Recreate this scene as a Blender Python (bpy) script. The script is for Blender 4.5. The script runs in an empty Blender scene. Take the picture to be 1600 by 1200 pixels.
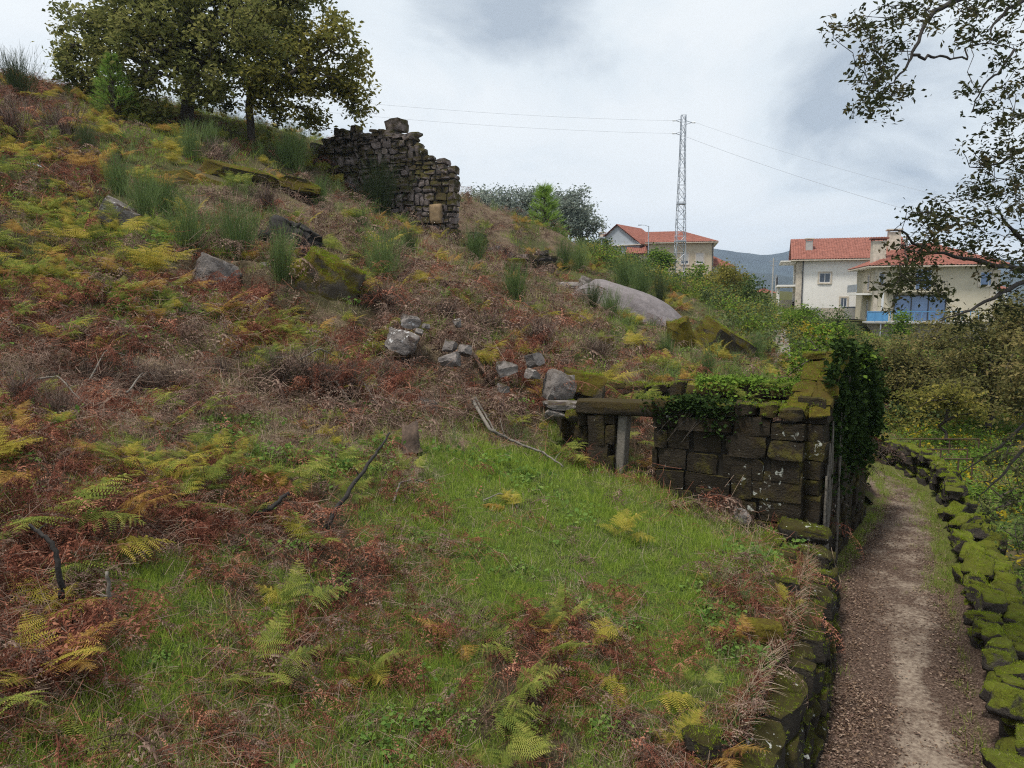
import bpy, math, random
import numpy as np
from math import radians as R

scene = bpy.context.scene
COL = scene.collection
RG = np.random.default_rng(7)

# ------------------------------------------------------------------ camera, sky, sun, exposure
F, PITCH, CZ = 1130.0, math.atan(130 / 1130.0), 5.5          # focal length in px of a 1600 px wide frame
cam_d = bpy.data.cameras.new('camera')
cam = bpy.data.objects.new('camera', cam_d)
COL.objects.link(cam)
cam.location = (0, 0, CZ)
cam.rotation_euler = (R(90) - PITCH, 0, 0)
cam_d.sensor_width = 36.0
cam_d.lens = 36.0 * F / 1600.0
cam_d.clip_start, cam_d.clip_end = 0.1, 20000
scene.camera = cam

SUN_EL, SUN_ROT = R(68), R(235)
world = bpy.data.worlds.new('World')
scene.world = world
world.use_nodes = True


def build_world():
    nt = world.node_tree
    nt.nodes.clear()
    n = lambda t: nt.nodes.new(t)
    L = nt.links.new
    out = n('ShaderNodeOutputWorld')
    mix = n('ShaderNodeMixShader')
    bg1, bg2 = n('ShaderNodeBackground'), n('ShaderNodeBackground')
    sky = n('ShaderNodeTexSky')
    sky.sky_type = 'NISHITA'
    sky.sun_disc = False
    sky.sun_elevation, sky.sun_rotation = SUN_EL, SUN_ROT
    bg1.inputs['Strength'].default_value = 0.05
    L(sky.outputs[0], bg1.inputs['Color'])
    tc = n('ShaderNodeTexCoord')
    sep = n('ShaderNodeSeparateXYZ')
    L(tc.outputs['Generated'], sep.inputs[0])
    mx = n('ShaderNodeMath'); mx.operation = 'MAXIMUM'; mx.inputs[1].default_value = 0.0
    L(sep.outputs['Z'], mx.inputs[0])
    ad = n('ShaderNodeMath'); ad.operation = 'ADD'; ad.inputs[1].default_value = 0.22
    L(mx.outputs[0], ad.inputs[0])
    dv = n('ShaderNodeVectorMath'); dv.operation = 'DIVIDE'
    cmb = n('ShaderNodeCombineXYZ')
    for k in ('X', 'Y', 'Z'):
        L(ad.outputs[0], cmb.inputs[k])
    L(tc.outputs['Generated'], dv.inputs[0]); L(cmb.outputs[0], dv.inputs[1])
    mp = n('ShaderNodeMapping')
    mp.inputs['Location'].default_value = (SKY_OFF[0], SKY_OFF[1], 0.4)
    mp.inputs['Scale'].default_value = (1.0, 0.75, 0.25)
    L(dv.outputs[0], mp.inputs[0])
    nz = n('ShaderNodeTexNoise')
    nz.inputs['Scale'].default_value = 1.15
    nz.inputs['Detail'].default_value = 9.0
    nz.inputs['Roughness'].default_value = 0.54
    nz.inputs['Distortion'].default_value = 0.5
    L(mp.outputs[0], nz.inputs['Vector'])
    cr = n('ShaderNodeValToRGB')
    e = cr.color_ramp.elements
    e[0].position, e[0].color = 0.33, (0.160, 0.182, 0.205, 1)
    e[1].position, e[1].color = 0.45, (0.290, 0.310, 0.320, 1)
    e2 = e.new(0.53); e2.color = (0.322, 0.334, 0.337, 1)
    e3 = e.new(0.70); e3.color = (0.350, 0.358, 0.357, 1)
    L(nz.outputs['Fac'], cr.inputs[0])
    L(cr.outputs[0], bg2.inputs['Color'])
    bg2.inputs['Strength'].default_value = 1.0
    mix.inputs[0].default_value = 0.93
    L(bg1.outputs[0], mix.inputs[1]); L(bg2.outputs[0], mix.inputs[2])
    L(mix.outputs[0], out.inputs['Surface'])


SKY_OFF = (5.3, 6.1)
build_world()

sun_d = bpy.data.lights.new('sun', 'SUN')
sun_d.energy, sun_d.angle, sun_d.color = 1.5, R(10), (1.0, 0.95, 0.87)
sun = bpy.data.objects.new('sun', sun_d)
COL.objects.link(sun)
sun.rotation_euler = (R(90) - SUN_EL, 0, math.pi - SUN_ROT)   # a veiled sun high behind the viewer

scene.view_settings.view_transform = 'Standard'
scene.view_settings.look = 'None'
scene.view_settings.exposure = 1.6
scene.view_settings.gamma = 1.0
scene.view_settings.use_curve_mapping = False
scene.render.engine = 'CYCLES'
cy = scene.cycles
cy.max_bounces, cy.diffuse_bounces, cy.glossy_bounces = 5, 3, 2
cy.transmission_bounces, cy.transparent_max_bounces, cy.volume_bounces = 3, 4, 0
cy.caustics_reflective = cy.caustics_refractive = False
cy.use_denoising = False
cy.use_adaptive_sampling = False
cy.filter_width = 1.15
cy.sample_clamp_indirect = 4.0

# ------------------------------------------------------------------ helpers
SP, CP = math.sin(PITCH), math.cos(PITCH)


def kz(v):                      # height change per metre of depth along the ray through row v
    b = (600 - v) / F
    return (-SP + b * CP) / (CP + b * SP)


def at(u, v, D):                # the point seen at pixel (u, v) of the photograph at depth D
    b = (600 - v) / F
    return np.array([(u - 800) / F * D / (CP + b * SP), D, CZ + D * kz(v)])


def px(x, y, z):                # and back
    d = np.maximum(np.asarray(y) * CP - (np.asarray(z) - CZ) * SP, 1e-3)
    return 800 + F * np.asarray(x) / d, 600 - F * (np.asarray(y) * SP + (np.asarray(z) - CZ) * CP) / d


def _hash(i, j, s):
    n = (i * 374761393 + j * 668265263 + s * 1442695041) & 0xffffffff
    n = ((n ^ (n >> 13)) * 1274126177) & 0xffffffff
    return ((n ^ (n >> 16)) & 0xffff) / 65535.0


def vnoise(x, y, s=0):
    x, y = np.asarray(x, float), np.asarray(y, float)
    i, j = np.floor(x).astype(np.int64), np.floor(y).astype(np.int64)
    fx, fy = x - i, y - j
    fx, fy = fx * fx * (3 - 2 * fx), fy * fy * (3 - 2 * fy)
    return (_hash(i, j, s) * (1 - fx) + _hash(i + 1, j, s) * fx) * (1 - fy) + (_hash(i, j + 1, s) * (1 - fx) + _hash(i + 1, j + 1, s) * fx) * fy


def fbm(x, y, s=0, o=3):
    return sum(vnoise(x * 2 ** k, y * 2 ** k, s + k) / 2 ** k for k in range(o)) / sum(1 / 2 ** k for k in range(o)) - 0.5


def n3(P, s=0):                 # cheap 3-D noise for shaping stones
    return fbm(P[:, 0] + 3.1 * P[:, 2], P[:, 1] - 1.7 * P[:, 2], s, 2) + fbm(P[:, 2] * 1.3 + 5, P[:, 0] - P[:, 1], s + 9, 2)


class MB:                       # collects vertices and faces, becomes ONE mesh
    def __init__(self):
        self.V, self.F3, self.F4, self.T, self.n = [], [], [], [], 0

    def add(self, V, Fc, tint=None):
        V = np.asarray(V, float).reshape(-1, 3)
        Fc = np.asarray(Fc, int)
        if len(Fc):
            (self.F4 if Fc.shape[1] == 4 else self.F3).append(Fc + self.n)
        self.V.append(V)
        self.T.append(np.full(len(V), 0.5) if tint is None else np.broadcast_to(np.asarray(tint, float), (len(V),)))
        self.n += len(V)
        return self

    def merge(self, o, M=None, t=None, tint=0.0):
        off = self.n
        for V, T in zip(o.V, o.T):
            V2 = V if M is None else V @ M.T
            if t is not None:
                V2 = V2 + t
            self.V.append(V2); self.T.append(np.clip(T + tint, 0, 1)); self.n += len(V)
        self.F3 += [f + off for f in o.F3]; self.F4 += [f + off for f in o.F4]
        return self

    def box(self, c, s, rz=0.0, tilt=None):
        q = np.array([[x, y, z] for x in (-.5, .5) for y in (-.5, .5) for z in (-.5, .5)]) * np.array(s)
        q = q @ rotz(rz).T
        if tilt is not None:
            q = q @ tilt.T
        return self.add(q + np.array(c), [[0, 1, 3, 2], [4, 6, 7, 5], [0, 4, 5, 1], [2, 3, 7, 6], [0, 2, 6, 4], [1, 5, 7, 3]])

    def tube(self, pts, rad, k=6, tint=None):
        P = np.asarray(pts, float); n = len(P)
        rad = np.broadcast_to(np.asarray(rad, float), (n,))
        T = np.gradient(P, axis=0); T /= np.linalg.norm(T, axis=1)[:, None] + 1e-9
        ref = np.array([0, 0, 1.0]) if abs(T[:, 2]).mean() < .8 else np.array([1.0, 0, 0])
        X = np.cross(T, ref); X /= np.linalg.norm(X, axis=1)[:, None] + 1e-9
        Y = np.cross(T, X)
        a = np.arange(k) * 2 * math.pi / k
        V = P[:, None] + rad[:, None, None] * (np.cos(a)[None, :, None] * X[:, None] + np.sin(a)[None, :, None] * Y[:, None])
        i, j = np.meshgrid(np.arange(n - 1), np.arange(k), indexing='ij')
        i, j = i.ravel(), j.ravel(); j2 = (j + 1) % k
        self.add(V.reshape(-1, 3), np.stack([i * k + j, i * k + j2, (i + 1) * k + j2, (i + 1) * k + j], 1), tint)
        b = self.n - n * k
        for s, o in ((0, 1), ((n - 1) * k, 0)):
            idx = [b + s + q for q in range(k)]
            f = np.array([[idx[0], idx[q], idx[q + 1]] for q in range(1, k - 1)])
            self.F3.append(f if not o else f[:, ::-1])
        return self

    def edges(self, P0, P1, R0, R1, k=5, tint=None):      # many separate tapered tubes at once
        T = P1 - P0; T /= np.linalg.norm(T, axis=1)[:, None] + 1e-9
        ref = np.where(abs(T[:, 2:3]) < .9, [[0, 0, 1.0]], [[1.0, 0, 0]])
        X = np.cross(T, ref); X /= np.linalg.norm(X, axis=1)[:, None] + 1e-9
        Y = np.cross(T, X)
        a = np.arange(k) * 2 * math.pi / k
        ring = np.cos(a)[None, :, None] * X[:, None] + np.sin(a)[None, :, None] * Y[:, None]
        V = np.concatenate([P0[:, None] + R0[:, None, None] * ring, P1[:, None] + R1[:, None, None] * ring], 1)
        m = len(P0); j = np.arange(k); j2 = (j + 1) % k
        f = np.stack([j, j2, j2 + k, j + k], 1)
        self.add(V.reshape(-1, 3), (f[None] + (np.arange(m) * 2 * k)[:, None, None]).reshape(-1, 4), tint)
        return self

    def mesh(self, name, mat, smooth=False):
        me = bpy.data.meshes.new(name)
        V = np.concatenate(self.V).astype(np.float32)
        f4 = np.concatenate(self.F4) if self.F4 else np.zeros((0, 4), int)
        f3 = np.concatenate(self.F3) if self.F3 else np.zeros((0, 3), int)
        me.vertices.add(len(V)); me.vertices.foreach_set('co', V.ravel())
        li = np.concatenate([f4.ravel(), f3.ravel()]).astype(np.int32)
        me.loops.add(len(li)); me.loops.foreach_set('vertex_index', li)
        st = np.concatenate([np.arange(len(f4)) * 4, len(f4) * 4 + np.arange(len(f3)) * 3]).astype(np.int32)
        me.polygons.add(len(st)); me.polygons.foreach_set('loop_start', st)
        me.update(calc_edges=True)
        me.polygons.foreach_set('use_smooth', np.full(len(st), bool(smooth)))
        if smooth == 'angle': me.set_sharp_from_angle(angle=R(26))
        at_ = me.attributes.new('tint', 'FLOAT', 'POINT')
        at_.data.foreach_set('value', np.concatenate(self.T).astype(np.float32))
        if mat:
            me.materials.append(mat)
        return me


def rotz(a):
    c, s = math.cos(a), math.sin(a)
    return np.array([[c, -s, 0], [s, c, 0], [0, 0, 1.0]])


def rot(ax, a):
    ax = np.asarray(ax, float); ax = ax / np.linalg.norm(ax)
    K = np.array([[0, -ax[2], ax[1]], [ax[2], 0, -ax[0]], [-ax[1], ax[0], 0]])
    return np.eye(3) + math.sin(a) * K + (1 - math.cos(a)) * K @ K


WL = {}                         # world origin of every object that may be a parent


def link(o, parent=None, loc=(0, 0, 0)):
    COL.objects.link(o)
    loc = np.asarray(loc, float)
    WL[o.name] = loc
    if parent is not None:
        o.parent = parent
        o.location = loc - WL[parent.name]
    else:
        o.location = loc
    return o


def obj(name, mb, mat, parent=None, loc=(0, 0, 0), smooth=False):
    me = mb.mesh(name, mat, smooth) if isinstance(mb, MB) else mb
    return link(bpy.data.objects.new(name, me), parent, loc)


def tag(o, label=None, cat=None, group=None, kind=None):
    if label: o['label'] = label
    if cat: o['category'] = cat
    if group: o['group'] = group
    if kind: o['kind'] = kind
    return o


def thing(name, label, cat, loc, group=None):
    o = link(bpy.data.objects.new(name, None), None, loc)
    o.empty_display_size = 0.2
    return tag(o, label, cat, group)


# ------------------------------------------------------------------ materials
def newmat(name):
    m = bpy.data.materials.new(name); m.use_nodes = True
    nt = m.node_tree; nt.nodes.clear()
    return m, nt, nt.nodes.new, nt.links.new


def c4(c): return (c[0], c[1], c[2], 1.0)


def noise(n, L, vec, scale, detail=3, rough=.55, dist=0.0):
    t = n('ShaderNodeTexNoise'); t.inputs['Scale'].default_value = scale
    t.inputs['Detail'].default_value = detail; t.inputs['Roughness'].default_value = rough
    t.inputs['Distortion'].default_value = dist
    L(vec, t.inputs['Vector'])
    return t.outputs['Fac']


def ramp(n, L, fac, stops):
    r = n('ShaderNodeValToRGB'); e = r.color_ramp.elements
    while len(e) < len(stops): e.new(0.5)
    for el, (p, c) in zip(e, stops):
        el.position = p; el.color = c4(c) if hasattr(c, '__len__') else (c, c, c, 1)
    L(fac, r.inputs[0])
    return r.outputs[0]


def mixc(n, L, fac, a, b, mode='MIX'):
    m = n('ShaderNodeMix'); m.data_type = 'RGBA'; m.blend_type = mode
    for s, v in ((0, fac), (6, a), (7, b)):
        if hasattr(v, 'is_linked') or hasattr(v, 'links'): L(v, m.inputs[s])
        elif hasattr(v, '__len__'): m.inputs[s].default_value = c4(v)
        else: m.inputs[s].default_value = v
    return m.outputs[2]


def mth(n, L, op, a, b=0.0, clamp=False):
    m = n('ShaderNodeMath'); m.operation = op; m.use_clamp = clamp
    for i, v in enumerate((a, b)):
        if hasattr(v, 'links'): L(v, m.inputs[i])
        else: m.inputs[i].default_value = v
    return m.outputs[0]


def bump(n, L, h, strength=.5, dist=.05):
    b = n('ShaderNodeBump'); b.inputs['Strength'].default_value = strength; b.inputs['Distance'].default_value = dist
    L(h, b.inputs['Height'])
    return b.outputs[0]


def leafmat(name, cols, trans=.35, spread=.55):
    """foliage: colour picked by the plant (object random) and by the leaf (tint attribute)"""
    m, nt, n, L = newmat(name)
    oi = n('ShaderNodeObjectInfo'); a = n('ShaderNodeAttribute'); a.attribute_name = 'tint'
    f = mth(n, L, 'ADD', mth(n, L, 'MULTIPLY', oi.outputs['Random'], 1 - spread), mth(n, L, 'MULTIPLY', a.outputs['Fac'], spread))
    col = ramp(n, L, f, [(i / max(1, len(cols) - 1), c) for i, c in enumerate(cols)])
    d = n('ShaderNodeBsdfDiffuse'); t = n('ShaderNodeBsdfTranslucent'); mx = n('ShaderNodeMixShader'); o = n('ShaderNodeOutputMaterial')
    L(col, d.inputs[0]); L(col, t.inputs[0]); mx.inputs[0].default_value = trans
    L(d.outputs[0], mx.inputs[1]); L(t.outputs[0], mx.inputs[2])
    L(mx.outputs[0], o.inputs[0])
    return m


def plain(name, c, rough=.7, var=.25, scale=6.0, metal=0.0, bmp=0.0, spec=.3, c2=None):
    m, nt, n, L = newmat(name)
    g = n('ShaderNodeNewGeometry')
    f = noise(n, L, g.outputs['Position'], scale, 4, .6)
    lo = tuple(x * (1 - var) for x in c); hi = tuple(min(1, x * (1 + var)) for x in c)
    if c2: hi = c2
    col = ramp(n, L, f, [(.3, lo), (.7, hi)])
    b = n('ShaderNodeBsdfPrincipled'); o = n('ShaderNodeOutputMaterial')
    L(col, b.inputs['Base Color']); b.inputs['Roughness'].default_value = rough; b.inputs['Metallic'].default_value = metal
    b.inputs['Specular IOR Level'].default_value = spec
    if bmp: L(bump(n, L, f, bmp, .03), b.inputs['Normal'])
    L(b.outputs[0], o.inputs[0])
    return m


def stonemat(name, a, b_, moss, amount=.5, lichen=0.0, moss2=None, fine=14.0, mossnoise=2.2, side=0.35, lich_c=(.55, .56, .52), streak=None):
    """granite with moss that settles on upward faces and in patches, pale lichen spots"""
    m, nt, n, L = newmat(name)
    g = n('ShaderNodeNewGeometry'); oi = n('ShaderNodeObjectInfo')
    pos = g.outputs['Position']
    f1 = noise(n, L, pos, 3.1, 5, .62); f2 = noise(n, L, pos, fine * 2.2, 4, .7)
    base = mixc(n, L, ramp(n, L, f1, [(.32, 0), (.68, 1)]), a, b_)
    base = mixc(n, L, mth(n, L, 'MULTIPLY', oi.outputs['Random'], .55), base, tuple(x * .45 for x in a))
    base = mixc(n, L, ramp(n, L, f2, [(.42, .5), (.62, 0)]), base, tuple(x * .35 for x in a))
    sp = n('ShaderNodeSeparateXYZ'); L(g.outputs['Normal'], sp.inputs[0])
    mn = noise(n, L, pos, mossnoise, 5, .65)
    mf = mth(n, L, 'ADD', mth(n, L, 'MULTIPLY', sp.outputs['Z'], side), mth(n, L, 'ADD', mn, amount - 1.0))
    mf = ramp(n, L, mf, [(.0, 0), (.14, 1)])
    mf2 = noise(n, L, pos, 24, 5, .75)
    mc = mixc(n, L, ramp(n, L, mf2, [(.35, 0), (.65, 1)]), tuple(x * .38 for x in moss), moss)
    if moss2:
        mc = mixc(n, L, ramp(n, L, noise(n, L, pos, 1.1, 3), [(.42, 0), (.6, 1)]), mc, moss2)
    mc = mixc(n, L, ramp(n, L, noise(n, L, pos, 8.5, 4, .7), [(.36, .85), (.56, 0)]), mc, tuple(x * k for x, k in zip(moss, (.5, .38, .9))))
    mc = mixc(n, L, mth(n, L, 'MULTIPLY', mth(n, L, 'FRACT', mth(n, L, 'MULTIPLY', oi.outputs['Random'], 7.3)), .6), mc, tuple(x * k for x, k in zip(moss, (.42, .34, .8))))
    col = mixc(n, L, mf, base, mc)
    if lichen > 0:
        lf = noise(n, L, pos, 7.0, 4, .6, .6)
        lm = noise(n, L, pos, .9, 2)
        lf = mth(n, L, 'ADD', lf, mth(n, L, 'MULTIPLY', mth(n, L, 'SUBTRACT', lm, .5), .5))
        lf = ramp(n, L, lf, [(.70 - lichen * .15, 0), (.74 - lichen * .15, .9)])
        col = mixc(n, L, lf, col, lich_c)
    bs = n('ShaderNodeBsdfPrincipled'); o = n('ShaderNodeOutputMaterial')
    L(col, bs.inputs['Base Color']); bs.inputs['Roughness'].default_value = .92; bs.inputs['Specular IOR Level'].default_value = .12
    h = mth(n, L, 'ADD', mth(n, L, 'MULTIPLY', f1, .8), mth(n, L, 'ADD', mth(n, L, 'MULTIPLY', f2, .35), mth(n, L, 'MULTIPLY', mth(n, L, 'MULTIPLY', mf2, mf), .5)))
    L(bump(n, L, h, .95, .09), bs.inputs['Normal'])
    L(bs.outputs[0], o.inputs[0])
    return m


MAT = {}
MAT['ruin'] = stonemat('dark_mossy_stone', (.050, .040, .028), (.028, .023, .017), (.060, .048, .016), .50, .12, (.085, .076, .018), lich_c=(.36, .37, .33))
MAT['ruin_top'] = stonemat('moss_capped_stone', (.060, .048, .032), (.035, .028, .02), (.085, .075, .014), .52, .0, (.065, .05, .02), side=.5)
MAT['gable'] = stonemat('yellow_moss_stone', (.08, .07, .04), (.05, .04, .025), (.15, .13, .014), .72, 0, (.09, .075, .014), side=.5)
MAT['upper'] = stonemat('grey_lichen_stone', (.40, .33, .31), (.18, .145, .13), (.12, .108, .03), .60, .2, (.035, .034, .014), mossnoise=1.0, lich_c=(.48, .46, .45))
MAT['lane'] = stonemat('green_mossy_stone', (.085, .072, .062), (.045, .038, .032), (.165, .21, .018), .29, .0, (.12, .135, .014), side=.95)
MAT['terrace'] = stonemat('terrace_mossy_stone', (.055, .047, .038), (.03, .026, .02), (.075, .075, .012), .38, .06, (.05, .042, .015), side=.6)  # terrace stone, dark with moss of its own
MAT['granite'] = stonemat('pale_granite', (.32, .285, .265), (.13, .115, .105), (.09, .075, .035), .40, .1, fine=9, side=.2, lich_c=(.5, .49, .48))
MAT['slabrock'] = stonemat('bare_pinkish_granite', (.32, .285, .29), (.17, .15, .15), (.12, .11, .03), .06, 0, fine=20, side=.1)
MAT['rock_moss'] = stonemat('olive_mossy_rock', (.12, .10, .075), (.07, .06, .045), (.135, .115, .012), .56, 0, (.07, .062, .012), side=.4)
MAT['core'] = plain('dark_gap_core', (.018, .015, .011), .95, .4)  # near-black fill, shade of the stone gaps put into its colour
MAT['bark'] = plain('oak_bark', (.055, .045, .036), .9, .45, 14, bmp=.6)
MAT['bark_pale'] = plain('weathered_wood', (.14, .125, .105), .85, .35, 16, bmp=.4)
MAT['wood_dark'] = plain('charred_wood', (.022, .019, .017), .85, .5, 14, bmp=.5)
MAT['bough'] = plain('silhouette_oak_bark', (.028, .024, .021), .9, .4, 14, bmp=.5)  # bark darkened so the near boughs look like silhouettes against the sky
MAT['moss_tuft'] = leafmat('moss_tufts', [(0.08, 0.12, 0.012), (0.19, 0.25, 0.02), (0.32, 0.38, 0.04)], 0.35)
MAT['wood_brown'] = plain('dead_brown_wood', (.085, .058, .042), .85, .4, 14, bmp=.5)
MAT['grass'] = leafmat('grass_blades', [(0.09, 0.165, 0.022), (0.24, 0.34, 0.045), (0.46, 0.5, 0.12)], 0.45, 0.75)
MAT['grass_mix'] = leafmat('rough_grass_blades', [(0.1, 0.13, 0.04), (0.27, 0.28, 0.09), (0.52, 0.44, 0.24)], 0.45, 0.75)
MAT['straw'] = leafmat('dry_grass_blades', [(0.16, 0.105, 0.075), (0.44, 0.335, 0.24), (0.68, 0.56, 0.44)], 0.42, 0.75)
MAT['fern_green'] = leafmat('green_bracken_fronds', [(0.08, 0.125, 0.035), (0.23, 0.265, 0.055), (0.44, 0.42, 0.11)], 0.48, 0.75)
MAT['fern_yellow'] = leafmat('yellow_bracken_fronds', [(0.14, 0.14, 0.028), (0.38, 0.325, 0.058), (0.62, 0.46, 0.12)], 0.48, 0.75)
MAT['fern_orange'] = leafmat('orange_bracken_fronds', [(0.2, 0.12, 0.03), (0.42, 0.25, 0.07), (0.6, 0.4, 0.13)], 0.45, 0.75)
MAT['fern_dead'] = leafmat('dead_bracken_fronds', [(0.05, 0.019, 0.014), (0.23, 0.088, 0.06), (0.5, 0.25, 0.165)], 0.42, 0.85)
MAT['fern_dull'] = leafmat('old_bracken_litter', [(0.045, 0.028, 0.022), (0.25, 0.165, 0.13), (0.44, 0.34, 0.26)], 0.4, 0.9)
MAT['fern_rust'] = leafmat('rusty_bracken_fronds', [(0.07, 0.026, 0.018), (0.29, 0.115, 0.075), (0.54, 0.28, 0.17)], 0.42, 0.85)
MAT['dry_stem'] = leafmat('dry_heath_stems', [(.035, .024, .02), (.15, .105, .085), (.40, .31, .25)], .2, .85)
MAT['broom'] = leafmat('broom_stems', [(0.09, 0.14, 0.05), (0.17, 0.24, 0.085), (0.28, 0.35, 0.13)], 0.3)
MAT['broom_dark'] = leafmat('dark_broom_stems', [(.056, .070, .035), (.084, .112, .049), (.140, .168, .070)], .2)
MAT['pine'] = leafmat('young_pine_needles', [(0.12, 0.21, 0.045), (0.2, 0.32, 0.06), (0.3, 0.42, 0.09)], 0.35)
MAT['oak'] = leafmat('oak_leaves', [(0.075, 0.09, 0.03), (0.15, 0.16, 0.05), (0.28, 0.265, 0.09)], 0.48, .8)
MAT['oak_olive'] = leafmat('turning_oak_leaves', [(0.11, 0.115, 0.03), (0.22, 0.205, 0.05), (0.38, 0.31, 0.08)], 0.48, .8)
MAT['oak_shade'] = leafmat('shaded_oak_leaves', [(.028, .036, .016), (.06, .062, .028), (.12, .09, .045)], .35, .8)  # darker copy of the oak leaves, shade put into the colour
MAT['oak_brown'] = leafmat('browning_oak_leaves', [(0.09, 0.1, 0.04), (0.18, 0.165, 0.06), (0.28, 0.215, 0.095)], 0.45, .8)
MAT['shrub'] = leafmat('bright_shrub_leaves', [(.054, .101, .020), (.121, .196, .030), (.203, .270, .041)], .35, .8)
MAT['shrub_dark'] = leafmat('dark_shrub_leaves', [(.039, .065, .026), (.078, .117, .039), (.130, .169, .052)], .35, .8)
MAT['shrub_gold'] = leafmat('golden_shrub_leaves', [(.20, .17, .02), (.34, .26, .02), (.42, .33, .03)], .35, .8)
MAT['euca'] = leafmat('grey_green_leaves', [(0.16, 0.19, 0.165), (0.22, 0.255, 0.215), (0.3, 0.33, 0.27)], 0.35, .8)
MAT['ivy'] = leafmat('ivy_leaves', [(0.011, 0.02, 0.007), (0.024, 0.042, 0.012), (0.05, 0.08, 0.022)], 0.2, .85)
MAT['ivy_bright'] = leafmat('young_ivy_leaves', [(.05, .09, .02), (.10, .17, .025), (.16, .24, .04)], .3, .85)
MAT['herb'] = leafmat('low_herb_leaves', [(0.07, 0.135, 0.035), (0.12, 0.2, 0.045), (0.2, 0.27, 0.07)], 0.35)
MAT['litter'] = leafmat('fallen_leaf', [(0.04, 0.024, 0.015), (0.105, 0.066, 0.046), (0.25, 0.175, 0.12)], 0.15, 0.8)
MAT['plaster'] = plain('white_plaster', (.74, .72, .68), .85, .05, 1.5)
MAT['plaster_beige'] = plain('beige_render', (.46, .40, .30), .85, .10, 1.5)
MAT['plaster_blue'] = plain('grey_blue_cement', (.33, .36, .40), .85, .15, .8)
MAT['cream'] = plain('cream_render', (.50, .45, .345), .85, .07, 1.2)
MAT['quoin'] = plain('granite_trim', (.50, .44, .36), .85, .25, 3)
MAT['roof'] = plain('terracotta_tiles', (.19, .068, .048), .85, .3, 2.5, c2=(.28, .11, .08))
MAT['glass'] = plain('window_glass', (.05, .065, .09), .12, .2, 1, spec=.6)
MAT['glass_blue'] = plain('blue_window_glass', (.12, .20, .36), .12, .2, 1, spec=.6)
MAT['frame'] = plain('white_window_frame', (.62, .62, .62), .5, .05)
MAT['shutter'] = plain('grey_roller_shutter', (.42, .41, .39), .6, .08)
MAT['darkframe'] = plain('dark_metal', (.05, .05, .055), .5, .2)
MAT['steel'] = plain('galvanised_steel', (.34, .37, .41), .55, .2, 3, metal=.35)
MAT['concrete'] = plain('grey_concrete', (.38, .37, .35), .9, .15, 2)
MAT['bluepaint'] = plain('blue_painted_metal', (.10, .28, .52), .5, .15)
MAT['rust'] = plain('rusty_iron', (.075, .045, .032), .85, .4, 12)
MAT['cable'] = plain('power_cable', (.30, .31, .33), .6, .1)
MAT['white_plastic'] = plain('white_enamel', (.70, .71, .72), .3, .04)
MAT['carpaint'] = plain('dark_car_paint', (.06, .07, .085), .25, .1, spec=.5)
MAT['rubber'] = plain('tyre_rubber', (.02, .02, .02), .9, .2)
# ------------------------------------------------------------------ terrain
def pts3(rows): return np.array([at(*r) for r in rows])


HILL = [(0, 1200, 3.78), (400, 1200, 4.65), (800, 1200, 5.45), (1080, 1200, 5.93), (0, 900, 5.6), (300, 900, 6.6), (600, 900, 7.9), (800, 900, 8.8),
        (1000, 900, 9.55), (1000, 1050, 7.15), (1100, 1000, 8.2), (900, 800, 11.1), (1250, 900, 10.3), (1225, 965, 9.0), (1160, 1090, 7.1), (1275, 862, 11.8),
        (700, 750, 11.5), (640, 700, 12.4), (800, 700, 14.3), (880, 690, 15.7), (400, 700, 10.7), (0, 700, 7.8),
        (1240, 840, 13.4), (1150, 808, 14.0), (1020, 765, 14.7), (925, 722, 15.4), (850, 662, 17.0),
        (0, 600, 10.6), (300, 600, 13), (500, 600, 14.5), (700, 620, 16.2), (800, 640, 16.8), (0, 500, 13.5), (300, 500, 16.2), (500, 520, 18), (700, 540, 20), (850, 565, 20.5),
        (0, 400, 17), (300, 400, 20), (560, 450, 22), (700, 450, 25), (850, 480, 27), (0, 300, 21), (300, 300, 26), (450, 290, 29), (530, 335, 31), (640, 362, 34),
        (710, 374, 36), (760, 397, 37), (870, 432, 40), (0, 185, 27), (100, 190, 29.5), (200, 192, 32), (290, 198, 35), (400, 222, 36), (490, 270, 36), (560, 320, 37.5),
        (950, 474, 37), (1040, 515, 34), (1100, 562, 28), (1150, 577, 27), (1000, 562, 25), (950, 588, 21.5), (1200, 570, 26), (1215, 525, 40), (1215, 488, 62),
        (940, 432, 60), (1050, 447, 118), (700, 380, 60), (800, 395, 62), (1120, 470, 80), (1000, 440, 80)]
HW = [(-14, 4, 6.3), (-25, 12, 10.8), (-35, 25, 15.5), (-32, 45, 18.5), (-10, 48, 15.2), (0, 58, 11.5), (0, 1.5, 2.0), (-4, 1, 3.2), (1.2, 2.5, 1.3), (-8, 2, 4.5), (-60, 40, 22),
      (-60, 90, 24), (-20, 90, 15), (-60, 140, 26), (-20, 140, 14), (7.8, 16.5, 1.6), (6.5, 17.5, 2.2), (8.5, 19.5, 1.6), (10, 22, .4), (12, 24.5, -.5), (15, 28, -.6), (20, 31, -.7), (30, 33, -.8),
      (17, 36, 1.4), (24, 45, 1.0), (25, 62, 3.0), (40, 60, .6), (60, 50, -.5), (60, 75, 1.0), (38, 75, 1.2), (47, 74, 1.0), (36, 92, 4.2), (50, 92, 4.2), (70, 95, 4.0), (30, 120, 7.0), (60, 130, 6.5), (100, 120, 3.0), (100, 60, -.5), (10, 100, 7.6), (22, 80, 4.6)]


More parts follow.
